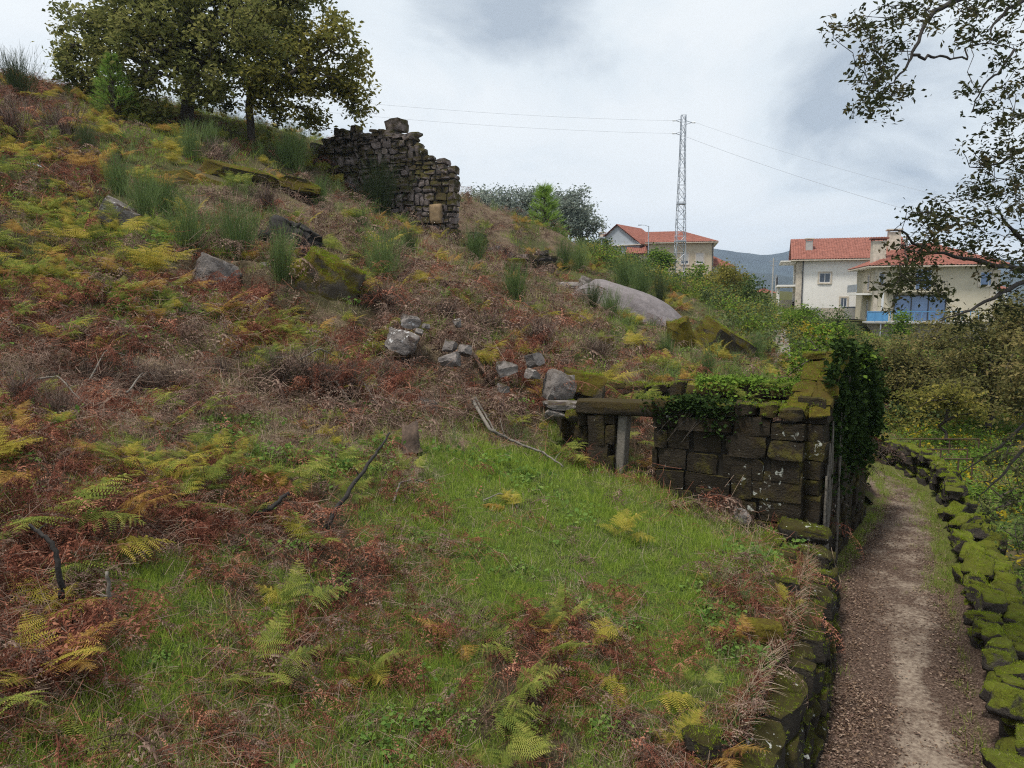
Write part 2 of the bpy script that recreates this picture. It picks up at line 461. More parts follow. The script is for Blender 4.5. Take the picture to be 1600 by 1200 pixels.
def tps_fit(P, lam=.03):
    n = len(P); d = np.linalg.norm(P[:, None, :2] - P[None, :, :2], axis=2)
    K = np.where(d > 0, d * d * np.log(d + 1e-9), 0) + lam * n * np.eye(n)
    Q = np.hstack([np.ones((n, 1)), P[:, :2]])
    A = np.block([[K, Q], [Q.T, np.zeros((3, 3))]])
    return P[:, :2], np.linalg.solve(A, np.concatenate([P[:, 2], np.zeros(3)]))


HP = np.vstack([pts3(HILL), np.array(HW, float)])
TC, TW = tps_fit(HP)


def hill0(x, y):
    x, y = np.asarray(x, float), np.asarray(y, float)
    sh = x.shape; X = np.stack([x.ravel(), y.ravel()], 1); out = np.empty(len(X))
    for i in range(0, len(X), 20000):
        c = X[i:i + 20000]; d2 = ((c[:, None] - TC[None]) ** 2).sum(2)
        out[i:i + 20000] = (np.where(d2 > 0, .5 * d2 * np.log(d2 + 1e-12), 0)) @ TW[:len(TC)] + TW[-3] + c @ TW[-2:]
    return out.reshape(sh)


BANKS = []


def hill(x, y):
    x, y = np.asarray(x, float), np.asarray(y, float)
    h = hill0(x, y)
    meadow = np.exp(-(((x - 1.2) / 3.6) ** 2 + ((y - 10.5) / 3.5) ** 2))
    bump_ = fbm(x / 2.6, y / 2.6, 3) * .85 + fbm(x / .9, y / .9, 5) * .42 + fbm(x / .25, y / .25, 11, 2) * .07
    amp = np.clip((y - 2) / 14, .35, 1.0) * (1 - .75 * meadow) * np.where(y > 55, .6, 1)
    for x0, y0, w, hh in BANKS:
        d = y - y0 + .35 * fbm(x * 1.3, x * 0, 21); bump_ = bump_ + hh * .5 * np.tanh(d / .16) * np.exp(-((x - x0) / w) ** 2) * np.exp(-(d / 1.1) ** 2) / np.maximum(amp, .2)
    return h + bump_ * amp


# undercut earth banks on the slope
for u_, v_, D_, w_, h_ in ((745, 535, 18.6, 1.3, 1.0), (480, 605, 14.2, 1.0, .8), (200, 615, 12.6, 1.3, .75), (420, 455, 19.5, 1.5, .9)):
    q_ = at(u_, v_, D_); BANKS.append((q_[0], q_[1], w_, h_))

EDGE = np.array([(-1, -2.6), (0, -2.0), (2, -.75), (4, .5), (6.0, 1.71), (7.1, 2.4), (9.1, 3.62), (10.7, 4.42), (11.9, 4.98), (13.0, 5.45), (13.5, 5.72), (15.5, 7.1), (17.8, 8.7), (20, 10.2), (22, 10.9), (24, 11.2)])
WALLR = np.array([(-1, .9), (2, 2.6), (5, 4.2), (8, 5.78), (10.2, 6.95), (13, 8.42), (15.5, 9.8), (18.4, 11.25), (20.7, 12.15), (23, 12.35), (25.5, 11.9), (28, 11.0)])
edge = lambda y: np.interp(y, EDGE[:, 0], EDGE[:, 1])
wallr = lambda y: np.interp(y, WALLR[:, 0], WALLR[:, 1])

# what grows where, painted in 50 px cells of the photograph and used at the ground point seen there
COVER = """nnnnnnnnnnnnnnnnnnnnnnnnnnnnnnnn
nnnnnnnnnnnnnnnnnnnnnnnnnnnnnnnn
bbyynnnnnnnnnnnnnnnnnnnnnnnnnnnn
bbynnnnnnnnnnnnnnnnnnnnnnnnnnnnn
yybnnnnnnnnnnnnnnnnnnnnnnnnnnnnn
ybbynnoooonnnddnnnnnnnnnnnnnnnnn
yyyndndddddnddddnnnnnnnnnnnnnnnn
yyyyyndddddnndddndnnnnnnnnnnnnnn
yyyyydbbdoobdddddnnnnnnnnnnnnnnn
bbbyyybbboobddnbdddnnnnnnnnnnnnn
bbbbbddyyydbbdddbddndnnnnnnnnnnn
ddbbddddndbbbddbbbndnnnnnnnnnnnn
bbdddbdddddbbdddbbbnnnnnnnnnnnnn
bbbdddnndddddddddmmbbnnnnnnnnnnn
ybbyyyyymmmmdgggggmmbbnnnnnnnnnn
ybbyyyyyybymmgggggggmmbnnnnnnnnn
bbbbbbbbbbbmmgggggggggmmmmnnnnnn
bbmmmmmmbbbbmmgggggggggmmmmnnnnn
bbmgggmbmmbbmmmgggggggbmmmmmmmmm
bbbmggmmmmmmmmmmbbmgggmbmmmmmmmm
bbbmgmmmbbmmmgmbbmmmggmmmmmmmmmm
bbbmgmmmmgmmmgmbbmmmmmmmmmmmmmmm
bmmmmmmmmgmmmmmbbmmbmmmmmmmmmmmm
mmmmmmmbmmmmmmmmbbmmbbmmmmmmmmmm""".split()
CODE = 'gmbdyon'
CG = np.array([[CODE.index(c) for c in r] for r in COVER])


def cover(x, y, z, jit=26):
    """index into CODE for ground points"""
    u, v = px(x, y, z)
    u = u + jit * 2.4 * fbm(np.asarray(x) * 1.7, np.asarray(y) * 1.7, 31); v = v + jit * 2.0 * fbm(np.asarray(x) * 1.7, np.asarray(y) * 1.7, 47)
    return CG[np.clip((v / 50).astype(int), 0, 23), np.clip((u / 50).astype(int), 0, 31)]


def hillmat():
    m, nt, n, L = newmat('hillside_soil_and_litter')
    g = n('ShaderNodeNewGeometry'); pos = g.outputs['Position']
    a = n('ShaderNodeAttribute'); a.attribute_name = 'cover'; a.attribute_type = 'GEOMETRY'
    sp = n('ShaderNodeSeparateColor'); L(a.outputs['Color'], sp.inputs[0])
    f1, f2, f3 = noise(n, L, pos, 1.3, 5, .65), noise(n, L, pos, 9, 5, .7), noise(n, L, pos, 40, 4, .7)
    soil = ramp(n, L, f2, [(.3, (.014, .010, .008)), (.5, (.038, .025, .018)), (.72, (.10, .066, .046))])  # soil colour darkened to stand in for shade in gaps under plants
    straw = ramp(n, L, f3, [(.34, (.05, .033, .024)), (.5, (.16, .11, .076)), (.66, (.33, .25, .18))])
    green = ramp(n, L, f3, [(.34, (.022, .038, .010)), (.5, (.07, .105, .022)), (.68, (.15, .20, .042))])
    col = mixc(n, L, mth(n, L, 'MULTIPLY', sp.outputs[1], ramp(n, L, f1, [(.3, .35), (.6, 1)])), soil, straw)
    col = mixc(n, L, mth(n, L, 'MULTIPLY', sp.outputs[0], ramp(n, L, f2, [(.28, .25), (.55, 1)])), col, green)
    b = n('ShaderNodeBsdfPrincipled'); o = n('ShaderNodeOutputMaterial')
    L(col, b.inputs['Base Color']); b.inputs['Roughness'].default_value = .95; b.inputs['Specular IOR Level'].default_value = .08
    L(bump(n, L, mth(n, L, 'ADD', f2, mth(n, L, 'MULTIPLY', f3, .6)), .9, .08), b.inputs['Normal'])
    L(b.outputs[0], o.inputs[0])
    return m


def pathmat():
    m, nt, n, L = newmat('sandy_leafy_path')
    g = n('ShaderNodeNewGeometry'); pos = g.outputs['Position']
    a = n('ShaderNodeAttribute'); a.attribute_name = 'cover'
    sp = n('ShaderNodeSeparateColor'); L(a.outputs['Color'], sp.inputs[0])
    f1, f2, f3 = noise(n, L, pos, 1.6, 5, .6), noise(n, L, pos, 14, 4, .7), noise(n, L, pos, 26, 5, .8)
    sand = ramp(n, L, f2, [(.3, (.15, .115, .09)), (.7, (.27, .22, .17))])
    litter = ramp(n, L, f3, [(.34, (.022, .014, .010)), (.5, (.065, .042, .031)), (.64, (.18, .13, .098))])
    green = ramp(n, L, f3, [(.3, (.045, .055, .014)), (.7, (.12, .13, .03))])
    w = mth(n, L, 'ADD', sp.outputs[0], mth(n, L, 'ADD', mth(n, L, 'MULTIPLY', mth(n, L, 'SUBTRACT', f1, .5), 1.7), mth(n, L, 'MULTIPLY', mth(n, L, 'SUBTRACT', f2, .5), 1.1)))
    col = mixc(n, L, ramp(n, L, w, [(.36, 0), (.82, 1)]), litter, sand)
    col = mixc(n, L, ramp(n, L, mth(n, L, 'ADD', sp.outputs[1], mth(n, L, 'MULTIPLY', mth(n, L, 'SUBTRACT', f1, .5), 1.0)), [(.45, 0), (.65, .9)]), col, green)
    b = n('ShaderNodeBsdfPrincipled'); o = n('ShaderNodeOutputMaterial')
    L(col, b.inputs['Base Color']); b.inputs['Roughness'].default_value = .9; b.inputs['Specular IOR Level'].default_value = .12
    L(bump(n, L, mth(n, L, 'ADD', f2, mth(n, L, 'MULTIPLY', f3, .5)), .6, .05), b.inputs['Normal'])
    L(b.outputs[0], o.inputs[0])
    return m


def gardenmat():
    m, nt, n, L = newmat('garden_ground')
    g = n('ShaderNodeNewGeometry'); pos = g.outputs['Position']
    f1, f2 = noise(n, L, pos, .35, 4, .6), noise(n, L, pos, 8, 5, .7)
    a = ramp(n, L, f2, [(.3, (.035, .05, .015)), (.7, (.10, .12, .03))]); b_ = ramp(n, L, f2, [(.3, (.05, .035, .022)), (.7, (.13, .10, .06))])
    b = n('ShaderNodeBsdfPrincipled'); o = n('ShaderNodeOutputMaterial')
    L(mixc(n, L, ramp(n, L, f1, [(.45, 0), (.6, 1)]), a, b_), b.inputs['Base Color']); b.inputs['Roughness'].default_value = .95; b.inputs['Specular IOR Level'].default_value = .08
    L(bump(n, L, f2, .8, .08), b.inputs['Normal']); L(b.outputs[0], o.inputs[0])
    return m


def grid(X, Y, Z, flip=False):
    r, c = X.shape
    i, j = np.meshgrid(np.arange(r - 1), np.arange(c - 1), indexing='ij'); i, j = i.ravel(), j.ravel()
    f = np.stack([i * c + j, i * c + j + 1, (i + 1) * c + j + 1, (i + 1) * c + j], 1)
    return np.stack([X.ravel(), Y.ravel(), Z.ravel()], 1), (f[:, ::-1] if flip else f)


def setcover(me, rgb):
    a = me.attributes.new('cover', 'FLOAT_COLOR', 'POINT')
    a.data.foreach_set('color', np.hstack([rgb, np.ones((len(rgb), 1))]).astype(np.float32).ravel())


def build_ground():
    mb = MB()
    ys = np.concatenate([np.arange(-.8, 14, .11), np.arange(14, 24.01, .14)])
    ts = np.concatenate([np.arange(0, 9, .11), np.arange(9, 22, .2), np.arange(22, 45, .6)])
    Y, Tt = np.meshgrid(ys, ts, indexing='ij'); X = edge(Y) - Tt
    Z = hill(X, Y) - .5 * np.exp(-Tt / .05) * 0
    V, f = grid(X, Y, Z, True); mb.add(V, f)
    ys = np.concatenate([np.arange(23.9, 42, .22), np.arange(42, 70, .6), np.arange(70, 165, 2.0)])
    xs = np.concatenate([np.arange(-75, -36, 1.5), np.arange(-36, 26, .25), np.arange(26, 115, 1.5)])
    Y, X = np.meshgrid(ys, xs, indexing='ij')
    V2, f = grid(X, Y, hill(X, Y)); mb.add(V2, f)
    me = mb.mesh('hillside_ground', hillmat(), True)
    A = np.vstack([V, V2]); c = cover(A[:, 0], A[:, 1], A[:, 2])
    G = np.array([1, .85, .12, .12, .35, .3, .5])[c]; D = np.array([.15, .3, .15, 1, .2, .5, .3])[c]
    setcover(me, np.stack([G, D, G * 0], 1))
    tag(link(bpy.data.objects.new('hillside_ground', me)), kind='structure')
    # the path below
    ys = np.arange(-1, 29, .16); ss = np.linspace(-.12, 1.10, 40)
    Y, S = np.meshgrid(ys, ss, indexing='ij')
    lo = edge(Y) + .25; lo = np.where(Y > 19, np.interp(Y, [19, 22, 24, 29], [9.95, 10.7, 9.8, 4.0]), lo); X = lo + (wallr(Y) - lo) * S
    Z = fbm(X * 1.2, Y * 1.2, 8) * .08 + fbm(X * 5, Y * 5, 4) * .02 + .03 * np.clip((.12 - S) / .12, 0, 1) + .12 * np.clip((S - .92) / .1, 0, 1) + .004
    V, f = grid(X, Y, Z); mb = MB().add(V, f)
    me = mb.mesh('path', pathmat(), True)
    ctr = np.interp(Y.ravel(), [0, 6, 8, 10, 12, 15, 18, 24], [.66, .66, .68, .58, .63, .58, .5, .5]); wid = np.interp(Y.ravel(), [0, 8, 10, 11, 14, 18, 24], [.17, .16, .10, .13, .30, .46, .5])
    sandy = np.clip(1.15 - (np.abs(S.ravel() - ctr) / wid) ** 2 * .6, 0, 1) * np.interp(Y.ravel(), [8, 11, 14, 22], [.74, .6, .45, .5])
    gr = np.where(Y.ravel() > 13.5, np.clip((S.ravel() - .70) / .15, 0, 1) * .75 + np.clip((.12 - S.ravel()) / .1, 0, 1) * .6, .25 * np.clip((S.ravel() - .85) / .1, 0, 1))
    setcover(me, np.stack([sandy, gr, gr * 0], 1))
    tag(link(bpy.data.objects.new('path', me)), kind='structure')
    # the lower ground right of the path, out to the trees
    ys = np.arange(-4, 40, .5); xs = np.concatenate([np.arange(-6, 30, .5), np.arange(30, 110, 3)])
    Y, X = np.meshgrid(ys, xs, indexing='ij')
    rel = X - wallr(Y)
    Z = -.10 - .5 * np.clip(rel / 1.5, 0, 1) * (Y < 14) + fbm(X / 2, Y / 2, 6) * .3 * np.clip(rel / 2, 0, 1)
    V, f = grid(X, Y, Z)
    tag(obj('garden_ground', MB().add(V, f), gardenmat(), smooth=True), kind='structure')
    # plain beyond the village and hills on the horizon
    V, f = grid(*np.broadcast_arrays(*np.meshgrid(np.linspace(-6000, 6000, 25), np.concatenate([np.linspace(160, 1200, 10), np.linspace(1400, 3100, 8)])), np.zeros((18, 25))))
    V[:, 2] = -2 - V[:, 1] * .004
    tag(obj('valley_ground', MB().add(V, f), gardenmat()), kind='structure')
    hb = MB()
    for D, prof, sd in ((2600, [(700, 400), (900, 405), (1085, 402), (1112, 388), (1132, 391), (1160, 395), (1205, 399), (1222, 395), (1245, 387), (1262, 384), (1300, 380), (1400, 395), (1520, 408), (1560, 402), (1600, 412), (1900, 400), (2300, 410)], 2),
                        (1500, [(600, 440), (1000, 432), (1110, 430), (1180, 427), (1240, 432), (1400, 436), (1540, 424), (1600, 430), (2200, 430)], 5)):
        us = np.linspace(prof[0][0], prof[-1][0], 260); vs = np.interp(us, *np.array(prof, float).T) + 3 * fbm(us / 22, us * 0, sd, 4)
        top = np.array([at(u, v, D) for u, v in zip(us, vs)])
        rows = []
        for k, q in enumerate(np.linspace(0, 1, 14)):
            zz = top[:, 2] * (1 - q ** .8) - 60 * q
            y = D - 700 * q + 90 * fbm(us / 30, us * 0 + q * 6, sd + 3, 4) * min(1, q * 6)
            rows.append(np.stack([top[:, 0] * y / D, y, zz + 22 * fbm(us / 12, us * 0 + q * 9, sd + 7, 3) * min(1, q * 5)], 1))
        back = top.copy(); back[:, 1] += 600; back[:, 2] = -60
        A = np.stack([back] + rows, 0); r, c, _ = A.shape
        V, f = grid(A[..., 0], A[..., 1], A[..., 2], True); hb.add(V, f)
    tag(obj('mountains', hb, plain('wooded_mountain', (.022, .032, .030), .95, .4, .012), smooth=True), kind='structure')


build_ground()
# ------------------------------------------------------------------ stone shapes
def cubegrid(n):
    mb = MB(); t = np.linspace(-1, 1, n + 1); A, B = np.meshgrid(t, t, indexing='ij')
    for ax in range(3):
        for s in (-1, 1):
            C = np.full_like(A, s)
            P = [None] * 3; P[ax], P[(ax + 1) % 3], P[(ax + 2) % 3] = C, A, B
            V, f = grid(*P, flip=s < 0); mb.add(V, f)
    return np.concatenate(mb.V), np.concatenate(mb.F4)


def weld(V, f):
    key = np.round(V, 4); _, idx, inv = np.unique(key, axis=0, return_index=True, return_inverse=True)
    return V[idx], inv.ravel()[f]


def chip(P, rng, k, lo=.36, hi=.50, bias=.35):
    # knock flat facets off a block: everything outside a random plane is pushed back onto it
    for i in range(k):
        n_ = np.sign(rng.normal(size=3)) * (rng.random(3) + bias); n_[int(rng.integers(3))] *= rng.choice([0, .25, 1]); n_ /= np.linalg.norm(n_)
        h = (np.abs(n_) * .5).sum() * rng.uniform(lo, hi) * 2; d = P @ n_ - h; P = P - np.maximum(d, 0)[:, None] * n_
    return P


def hewn(name, n, k, seed, lo=.36, hi=.5, noise_=.05, taper=.0):
    rng = np.random.default_rng(seed); V, f = weld(*cubegrid(n)); P = chip(V * .5, rng, k, lo, hi)
    P = P * (1 + taper * rng.normal(size=3) * P[:, [1, 2, 0]]); P = P + noise_ * np.stack([n3(P * 2.4 + seed, seed + 1), n3(P * 2.4 + 4, seed + 2), n3(P * 2.4 + 2, seed + 3)], 1)
    P = P - (P.max(0) + P.min(0)) / 2
    return MB().add(P / (P.max(0) - P.min(0)), f)


def stonemesh(name, n, roundness, rough, seed, flat=0.0):
    V, f = weld(*cubegrid(n))
    S = V / np.linalg.norm(V, axis=1)[:, None]
    P = V * (1 - roundness) * .5 + S * roundness * .56
    P = P * (1 + rough * n3(P * 2.0 + seed * 3.7, seed))[:, None] + rough * .35 * np.stack([n3(P * 3 + 9, seed + 1), n3(P * 3 + 4, seed + 2), n3(P * 3 + 2, seed + 3)], 1)
    if flat: P[:, 2] = np.where(P[:, 2] > .5 - flat, .5 - flat + (P[:, 2] - .5 + flat) * .3, P[:, 2])
    return MB().add(P, f)


def stone_set(mat, kind):
    out = []
    for k in range(9):
        if kind == 'block': mb = hewn('stone', 5, 5, k + 1, .42, .5, .05, .12)
        elif kind == 'rubble': mb = hewn('stone', 5, 8, k + 31, .33, .48, .07, .2)
        else: mb = hewn('stone', 7, 9, k + 61, .34, .46, .12, .25)
        out.append(mb.mesh('stone', mat, True if kind == 'boulder' else 'angle'))
    return out


SET = {(k, m): stone_set(MAT[m], k) for k, m in (('block', 'ruin'), ('block', 'upper'), ('rubble', 'upper'), ('block', 'ruin_top'), ('rubble', 'ruin_top'), ('rubble', 'gable'), ('boulder', 'lane'), ('rubble', 'lane'),
                                                  ('rubble', 'terrace'), ('boulder', 'terrace'), ('rubble', 'rock_moss'))}


def put(meshes, parent, c, s, rz, rng, name='stone', tilt=.05):
    o = bpy.data.objects.new(name, meshes[int(rng.integers(len(meshes)))])
    link(o, parent, c)
    o.scale = s; o.rotation_euler = (rng.normal() * tilt, rng.normal() * tilt, rz + rng.choice((0, math.pi)) + rng.normal() * tilt * .6)
    return o


def wall(parent, A, B, zb, zt, th, h, l, meshes, rng, holes=(), top=None, jit=.03, core=True, drop=.45, corem='core', irr=.10, tilt=.025):
    """a coursed wall of single stones from A to B (plan points); zb, zt give foot and top at a distance along it"""
    A, B = np.array(A, float), np.array(B, float); Ln = np.linalg.norm(B - A); d = (B - A) / Ln; nrm = np.array([-d[1], d[0]])
    rz = math.atan2(d[1], d[0]); ss = np.linspace(0, Ln, 60); z = min(zb(s) for s in ss) - .1; zmax = max(zt(s) for s in ss)
    inhole = lambda s, zz: any(a < s < b and c < zz < e for a, b, c, e in holes)
    cn = 0
    while z < zmax:
        hh = rng.uniform(*h); s = -rng.uniform(0, l[0]); cn += 1
        while s < Ln:
            ll = rng.uniform(*l) * (.7 if rng.random() < .2 else 1.0); s0, s1 = max(s, 0), min(s + ll, Ln)
            for a, b, c, e in holes:
                if c - .05 < z + hh / 2 < e:
                    if s0 < a < s1 and s1 < b: s1 = a
                    elif a < s0 < b: s0 = min(b, s1) if s1 > b else s1
                    elif s0 < a and s1 > b: s1 = a
            m = (s0 + s1) / 2; w = s1 - s0; cz = z + hh / 2
            if w > .1 and cz + hh * (.5 - drop) <= zt(m) and z + hh > zb(m) - .15 and not inhole(m, cz):
                p = A + d * m + nrm * rng.normal() * jit
                big = rng.random() < irr; hq = hh * (rng.uniform(1.3, 1.75) if big else rng.uniform(.88, 1.12)); cz = cz + irr * 1.4 * float(fbm(np.array(m * .45), np.array(cn * .22), 17)) + (hq - hh) * .35 * big
                istop = top is not None and cz + hh * (1.5 - drop) > zt(m)
                put(top if istop else meshes, parent, (p[0], p[1], cz + rng.normal() * .012), (w * 1.0, th * rng.uniform(.94, 1.1), hq), rz, rng, tilt=tilt)
            s += ll
        z += hh
    if core:
        mb = MB(); N = max(2, int(Ln / .3)); th2 = th * .33
        segs = [(a, b) for a, b in zip(np.linspace(.14, Ln - .14, N + 1)[:-1], np.linspace(.14, Ln - .14, N + 1)[1:])]
        for a, b in segs:
            m = (a + b) / 2; spans = [(zb(m) - .5, zt(m) - h[1] * .6)]
            for ha, hb, c, e in holes:
                if ha - .1 < m < hb + .1: spans = [(zb(m) - .5, c), (e, zt(m) - h[1] * .6)]
            for lo, hi in spans:
                if hi > lo: 
                    c = A + d * m; mb.box((c[0], c[1], (lo + hi) / 2), (b - a, th2 * 2, hi - lo), rz)
        o = obj('wall_core', mb, MAT[corem], parent)
        o['kind'] = 'stuff'


def ground_fn(A, B, f=hill):
    A, B = np.array(A, float), np.array(B, float); Ln = np.linalg.norm(B - A); ss = np.linspace(0, Ln, 80)
    q = A + (B - A) * (ss / Ln)[:, None]; zz = f(q[:, 0], q[:, 1])
    return lambda s: float(np.interp(s, ss, zz))


def lin(*p):
    P = np.array(p, float); return lambda s: float(np.interp(s, P[:, 0], P[:, 1]))


# ------------------------------------------------------------------ the roofless stone house by the path
C0, C1, C2, C3 = (5.58, 13.5), (1.75, 15.55), (1.3, 20.6), (8.75, 18.1)


def build_ruin():
    rng = np.random.default_rng(21)
    h = thing('ruined_house', 'roofless ruined stone house with mossy walls and ivy beside the path', 'ruin', (4.5, 16.5, 2.0))
    W = lambda lab: tag(link(bpy.data.objects.new('wall', None), h, WL[h.name]), lab)
    # front wall with the doorway: s runs from the corner leftwards
    w = W('dark front wall of coursed blocks with a doorway')
    g = ground_fn(C0, C1)
    Lf = np.hypot(C0[0] - C1[0], C0[1] - C1[1])
    # doorway between u = 968 and 1025
    def s_of(u):
        q = np.linspace(-.05, 1.1, 400); x = C0[0] + (C1[0] - C0[0]) * q; y = C0[1] + (C1[1] - C0[1]) * q
        uu, _ = px(x, y, np.full_like(x, 2.7)); return float(np.interp(-u, -uu, q)) * Lf
    d0, d1 = s_of(1026), s_of(966)
    d = (np.array(C1) - np.array(C0)) / Lf; rz = math.atan2(d[1], d[0])
    LB = 3.10
    wall(w, C0, C1, g, lin((0, 3.36), (1.5, 3.32), (d0, 3.22), (Lf, 3.08)), .58, (.27, .44), (.40, 1.15), SET['block', 'ruin'], rng, [(d0 - .0, d1 + .0, -1, LB)], jit=.025, irr=.2, tilt=.035)
    # mossy coping stones, uneven
    s = 0.05
    while s < d0 - .25:
        l = rng.uniform(.32, .75); p = np.array(C0) + d * (s + l / 2)
        put(SET['rubble', 'ruin_top'], w, (p[0], p[1], 3.36 + rng.uniform(-.04, .07)), (l * 1.04, .66, rng.uniform(.20, .32)), rz, rng, 'coping_stone', .06); s += l
    q = np.array(C0) + d * (d0 + d1) / 2 + d * .05
    mb = stonemesh('lintel', 8, .22, .10, 5)
    lt = obj('lintel', mb, MAT['ruin_top'], h, (q[0], q[1], LB + .16), True); lt.scale = ((d1 - d0) + 1.75, .62, .30); lt.rotation_euler = (0, R(1.5), rz)
    tag(lt, 'long mossy lintel stone over the doorway')
    q = np.array(C0) + d * (d1 - .10); gz = g(d1)
    mb = stonemesh('door_jamb', 6, .15, .10, 8)
    j = obj('door_jamb', mb, MAT['bark_pale'], h, (q[0], q[1], (gz - .3 + LB) / 2), True); j.scale = (.20, .30, LB - gz + .3); j.rotation_euler = (0, R(-3), rz)
    tag(j, 'pale weathered post standing in the doorway')
    # stepped mossy blocks below the corner
    for u, v, D, sx, sz in ((1258, 832, 12.75, .95, .30), (1272, 872, 12.2, .62, .34), (1205, 852, 12.3, .42, .25), (1282, 905, 12.0, .6, .36), (1288, 940, 12.3, .5, .4), (1230, 870, 11.6, .3, .2)):
        p = at(u, v, D); put(SET['boulder', 'terrace'], w, p, (sx, .6, sz * 1.15), rz + .1, rng, 'block', .07)
    # side wall along the path, with the remains of the gable; s runs from the corner backwards
    w = W('ivy hung side wall above the path with the remains of its gable')
    Ls = np.hypot(C3[0] - C0[0], C3[1] - C0[1]); d2 = (np.array(C3) - np.array(C0)) / Ls; rz2 = math.atan2(d2[1], d2[0])
    prof = lin((0, 3.40), (.25, 3.55), (1.35, 4.42), (2.5, 4.2), (4.0, 3.8), (Ls, 3.3))
    off = np.array([d2[1], -d2[0]]) * 0
    wall(w, np.array(C0) + d2 * .02, C3, lin((0, -.1), (Ls, -.1)), lambda s: prof(s) - .12, .62, (.26, .42), (.4, .9), SET['block', 'ruin'], rng, jit=.03)
    for k in range(16):
        s0 = .06 + (k // 2) * .235 + rng.uniform(-.05, .05); p = np.array(C0) + d2 * (s0 + .1) + np.array([d2[1], -d2[0]]) * (.19 if k % 2 else -.2) * rng.uniform(.7, 1.1); sl = math.atan2(prof(s0 + .25) - prof(s0), .25)
        o = put(SET['rubble', 'gable'], w, (p[0], p[1], prof(s0 + .1) - .04 + rng.normal() * .02), (rng.uniform(.30, .50), rng.uniform(.36, .5), rng.uniform(.12, .20)), 0, rng, 'coping_stone', 0); o.rotation_euler = (rng.normal() * .1, -sl * .95 + rng.normal() * .08, rz2 + rng.normal() * .15)
    # back wall
    w = W('low back wall with a flat overgrown top')
    wall(w, C3, C2, lin((0, 1.0), (9, 2.4)), lin((0, 3.35), (4, 3.35), (9, 3.2)), .6, (.24, .36), (.35, .8), SET['rubble', 'ruin_top'], rng, jit=.03)
    # left end running back into the slope
    w = W('short wall stub left of the doorway running into the slope')
    wall(w, C1, (1.25, 17.4), ground_fn(C1, (1.25, 17.4)), lin((0, 3.05), (2.2, 3.0)), .55, (.2, .34), (.3, .6), SET['block', 'ruin_top'], rng, jit=.04)
    return h


RUIN = build_ruin()


def build_upper_ruin():
    rng = np.random.default_rng(5)
    h = thing('gable_ruin', 'tall ragged gable of a ruined granite house high on the slope by the oaks', 'ruin', at(640, 362, 36.5))
    A, B = at(716, 372, 36.5)[:2], at(566, 330, 38.2)[:2]
    Ln = np.linalg.norm(B - A); sc = lambda u: (716 - u) / 150 * Ln
    zz = lambda v, D=37.0: CZ + D * kz(v)
    prof = lin(*[(sc(u), zz(v)) for u, v in ((716, 264), (700, 262), (694, 250), (676, 249), (668, 238), (662, 226), (656, 215), (640, 207), (632, 204), (622, 202), (605, 203), (600, 196), (585, 198), (566, 200), (545, 205))])
    w = tag(link(bpy.data.objects.new('wall', None), h, WL[h.name]), 'ragged gable wall of grey and mossy blocks')
    wall(w, A, B, ground_fn(A, B), prof, .7, (.17, .34), (.22, .68), SET['rubble', 'upper'], rng, jit=.035, drop=.3, irr=.24, tilt=.05)
    dd = (B - A) / Ln; rz = math.atan2(dd[1], dd[0])
    for u, v, sx, sz, ti in ((622, 192, 1.15, .62, .05), (616, 203, .8, .4, 0), (648, 212, .9, .26, -.3)):
        p = A + dd * sc(u); o = put(SET['rubble', 'upper'], w, (p[0], p[1], zz(v)), (sx, .8, sz), rz, rng, 'capstone', .02); o.rotation_euler[1] = ti
    # tawny patch of walled-up opening near the foot
    p = A + dd * sc(687); mb = stonemesh('block', 5, .12, .06, 3)
    nrm = np.array([dd[1], -dd[0]]); nrm = nrm if nrm[1] < 0 else -nrm
    o = obj('block', mb, plain('ochre_stone', (.23, .16, .09), .9, .25, 5, bmp=.5), w, (p[0] + nrm[0] * .12, p[1] + nrm[1] * .12, zz(336)), True); o.scale = (.62, .7, .95); o.rotation_euler = (0, 0, rz)
    tag(o, 'ochre block near the foot of the gable')
    # side wall going left into the oak's shade
    w = tag(link(bpy.data.objects.new('wall', None), h, WL[h.name]), 'mossy side wall reaching left under the oaks')
    B2 = at(492, 285, 39.5)[:2]
    L2 = np.linalg.norm(B2 - B); 
    wall(w, B, B2, ground_fn(B, B2), lin((0, zz(199, 38)), (L2 * .4, zz(206, 39)), (L2 * .7, zz(222, 39)), (L2, zz(232, 39))), .7, (.18, .34), (.24, .7), SET['rubble', 'upper'], rng, jit=.05, irr=.24, tilt=.06)
    # low broken walls right of it
    h2 = thing('broken_wall', 'low broken drystone wall trailing downhill right of the gable ruin', 'wall', at(800, 400, 38.5))
    A, B = at(735, 388, 37.2)[:2], at(868, 425, 40.5)[:2]; L3 = np.linalg.norm(B - A)
    g = ground_fn(A, B)
    wall(h2, A, B, g, lambda s: g(s) + .25 + .85 * (0.5 + fbm(np.array(s * 1.1), np.array(3.0), 4)) * (1.35 if s > L3 * .35 else .7), .6, (.22, .36), (.3, .7), SET['rubble', 'upper'], rng, jit=.07)
    h3 = thing('broken_wall', 'short mossy wall stub standing against the gable ruin', 'wall', at(740, 372, 36))
    A, B = at(717, 372, 36.3)[:2], at(762, 372, 36.0)[:2]; g = ground_fn(A, B); L4 = np.linalg.norm(B - A)
    wall(h3, A, B, g, lin((0, g(0) + .5), (L4 * .8, g(L4) + 1.15), (L4, g(L4) + .9)), .6, (.22, .34), (.35, .7), SET['rubble', 'rock_moss'], rng, jit=.05)


build_upper_ruin()


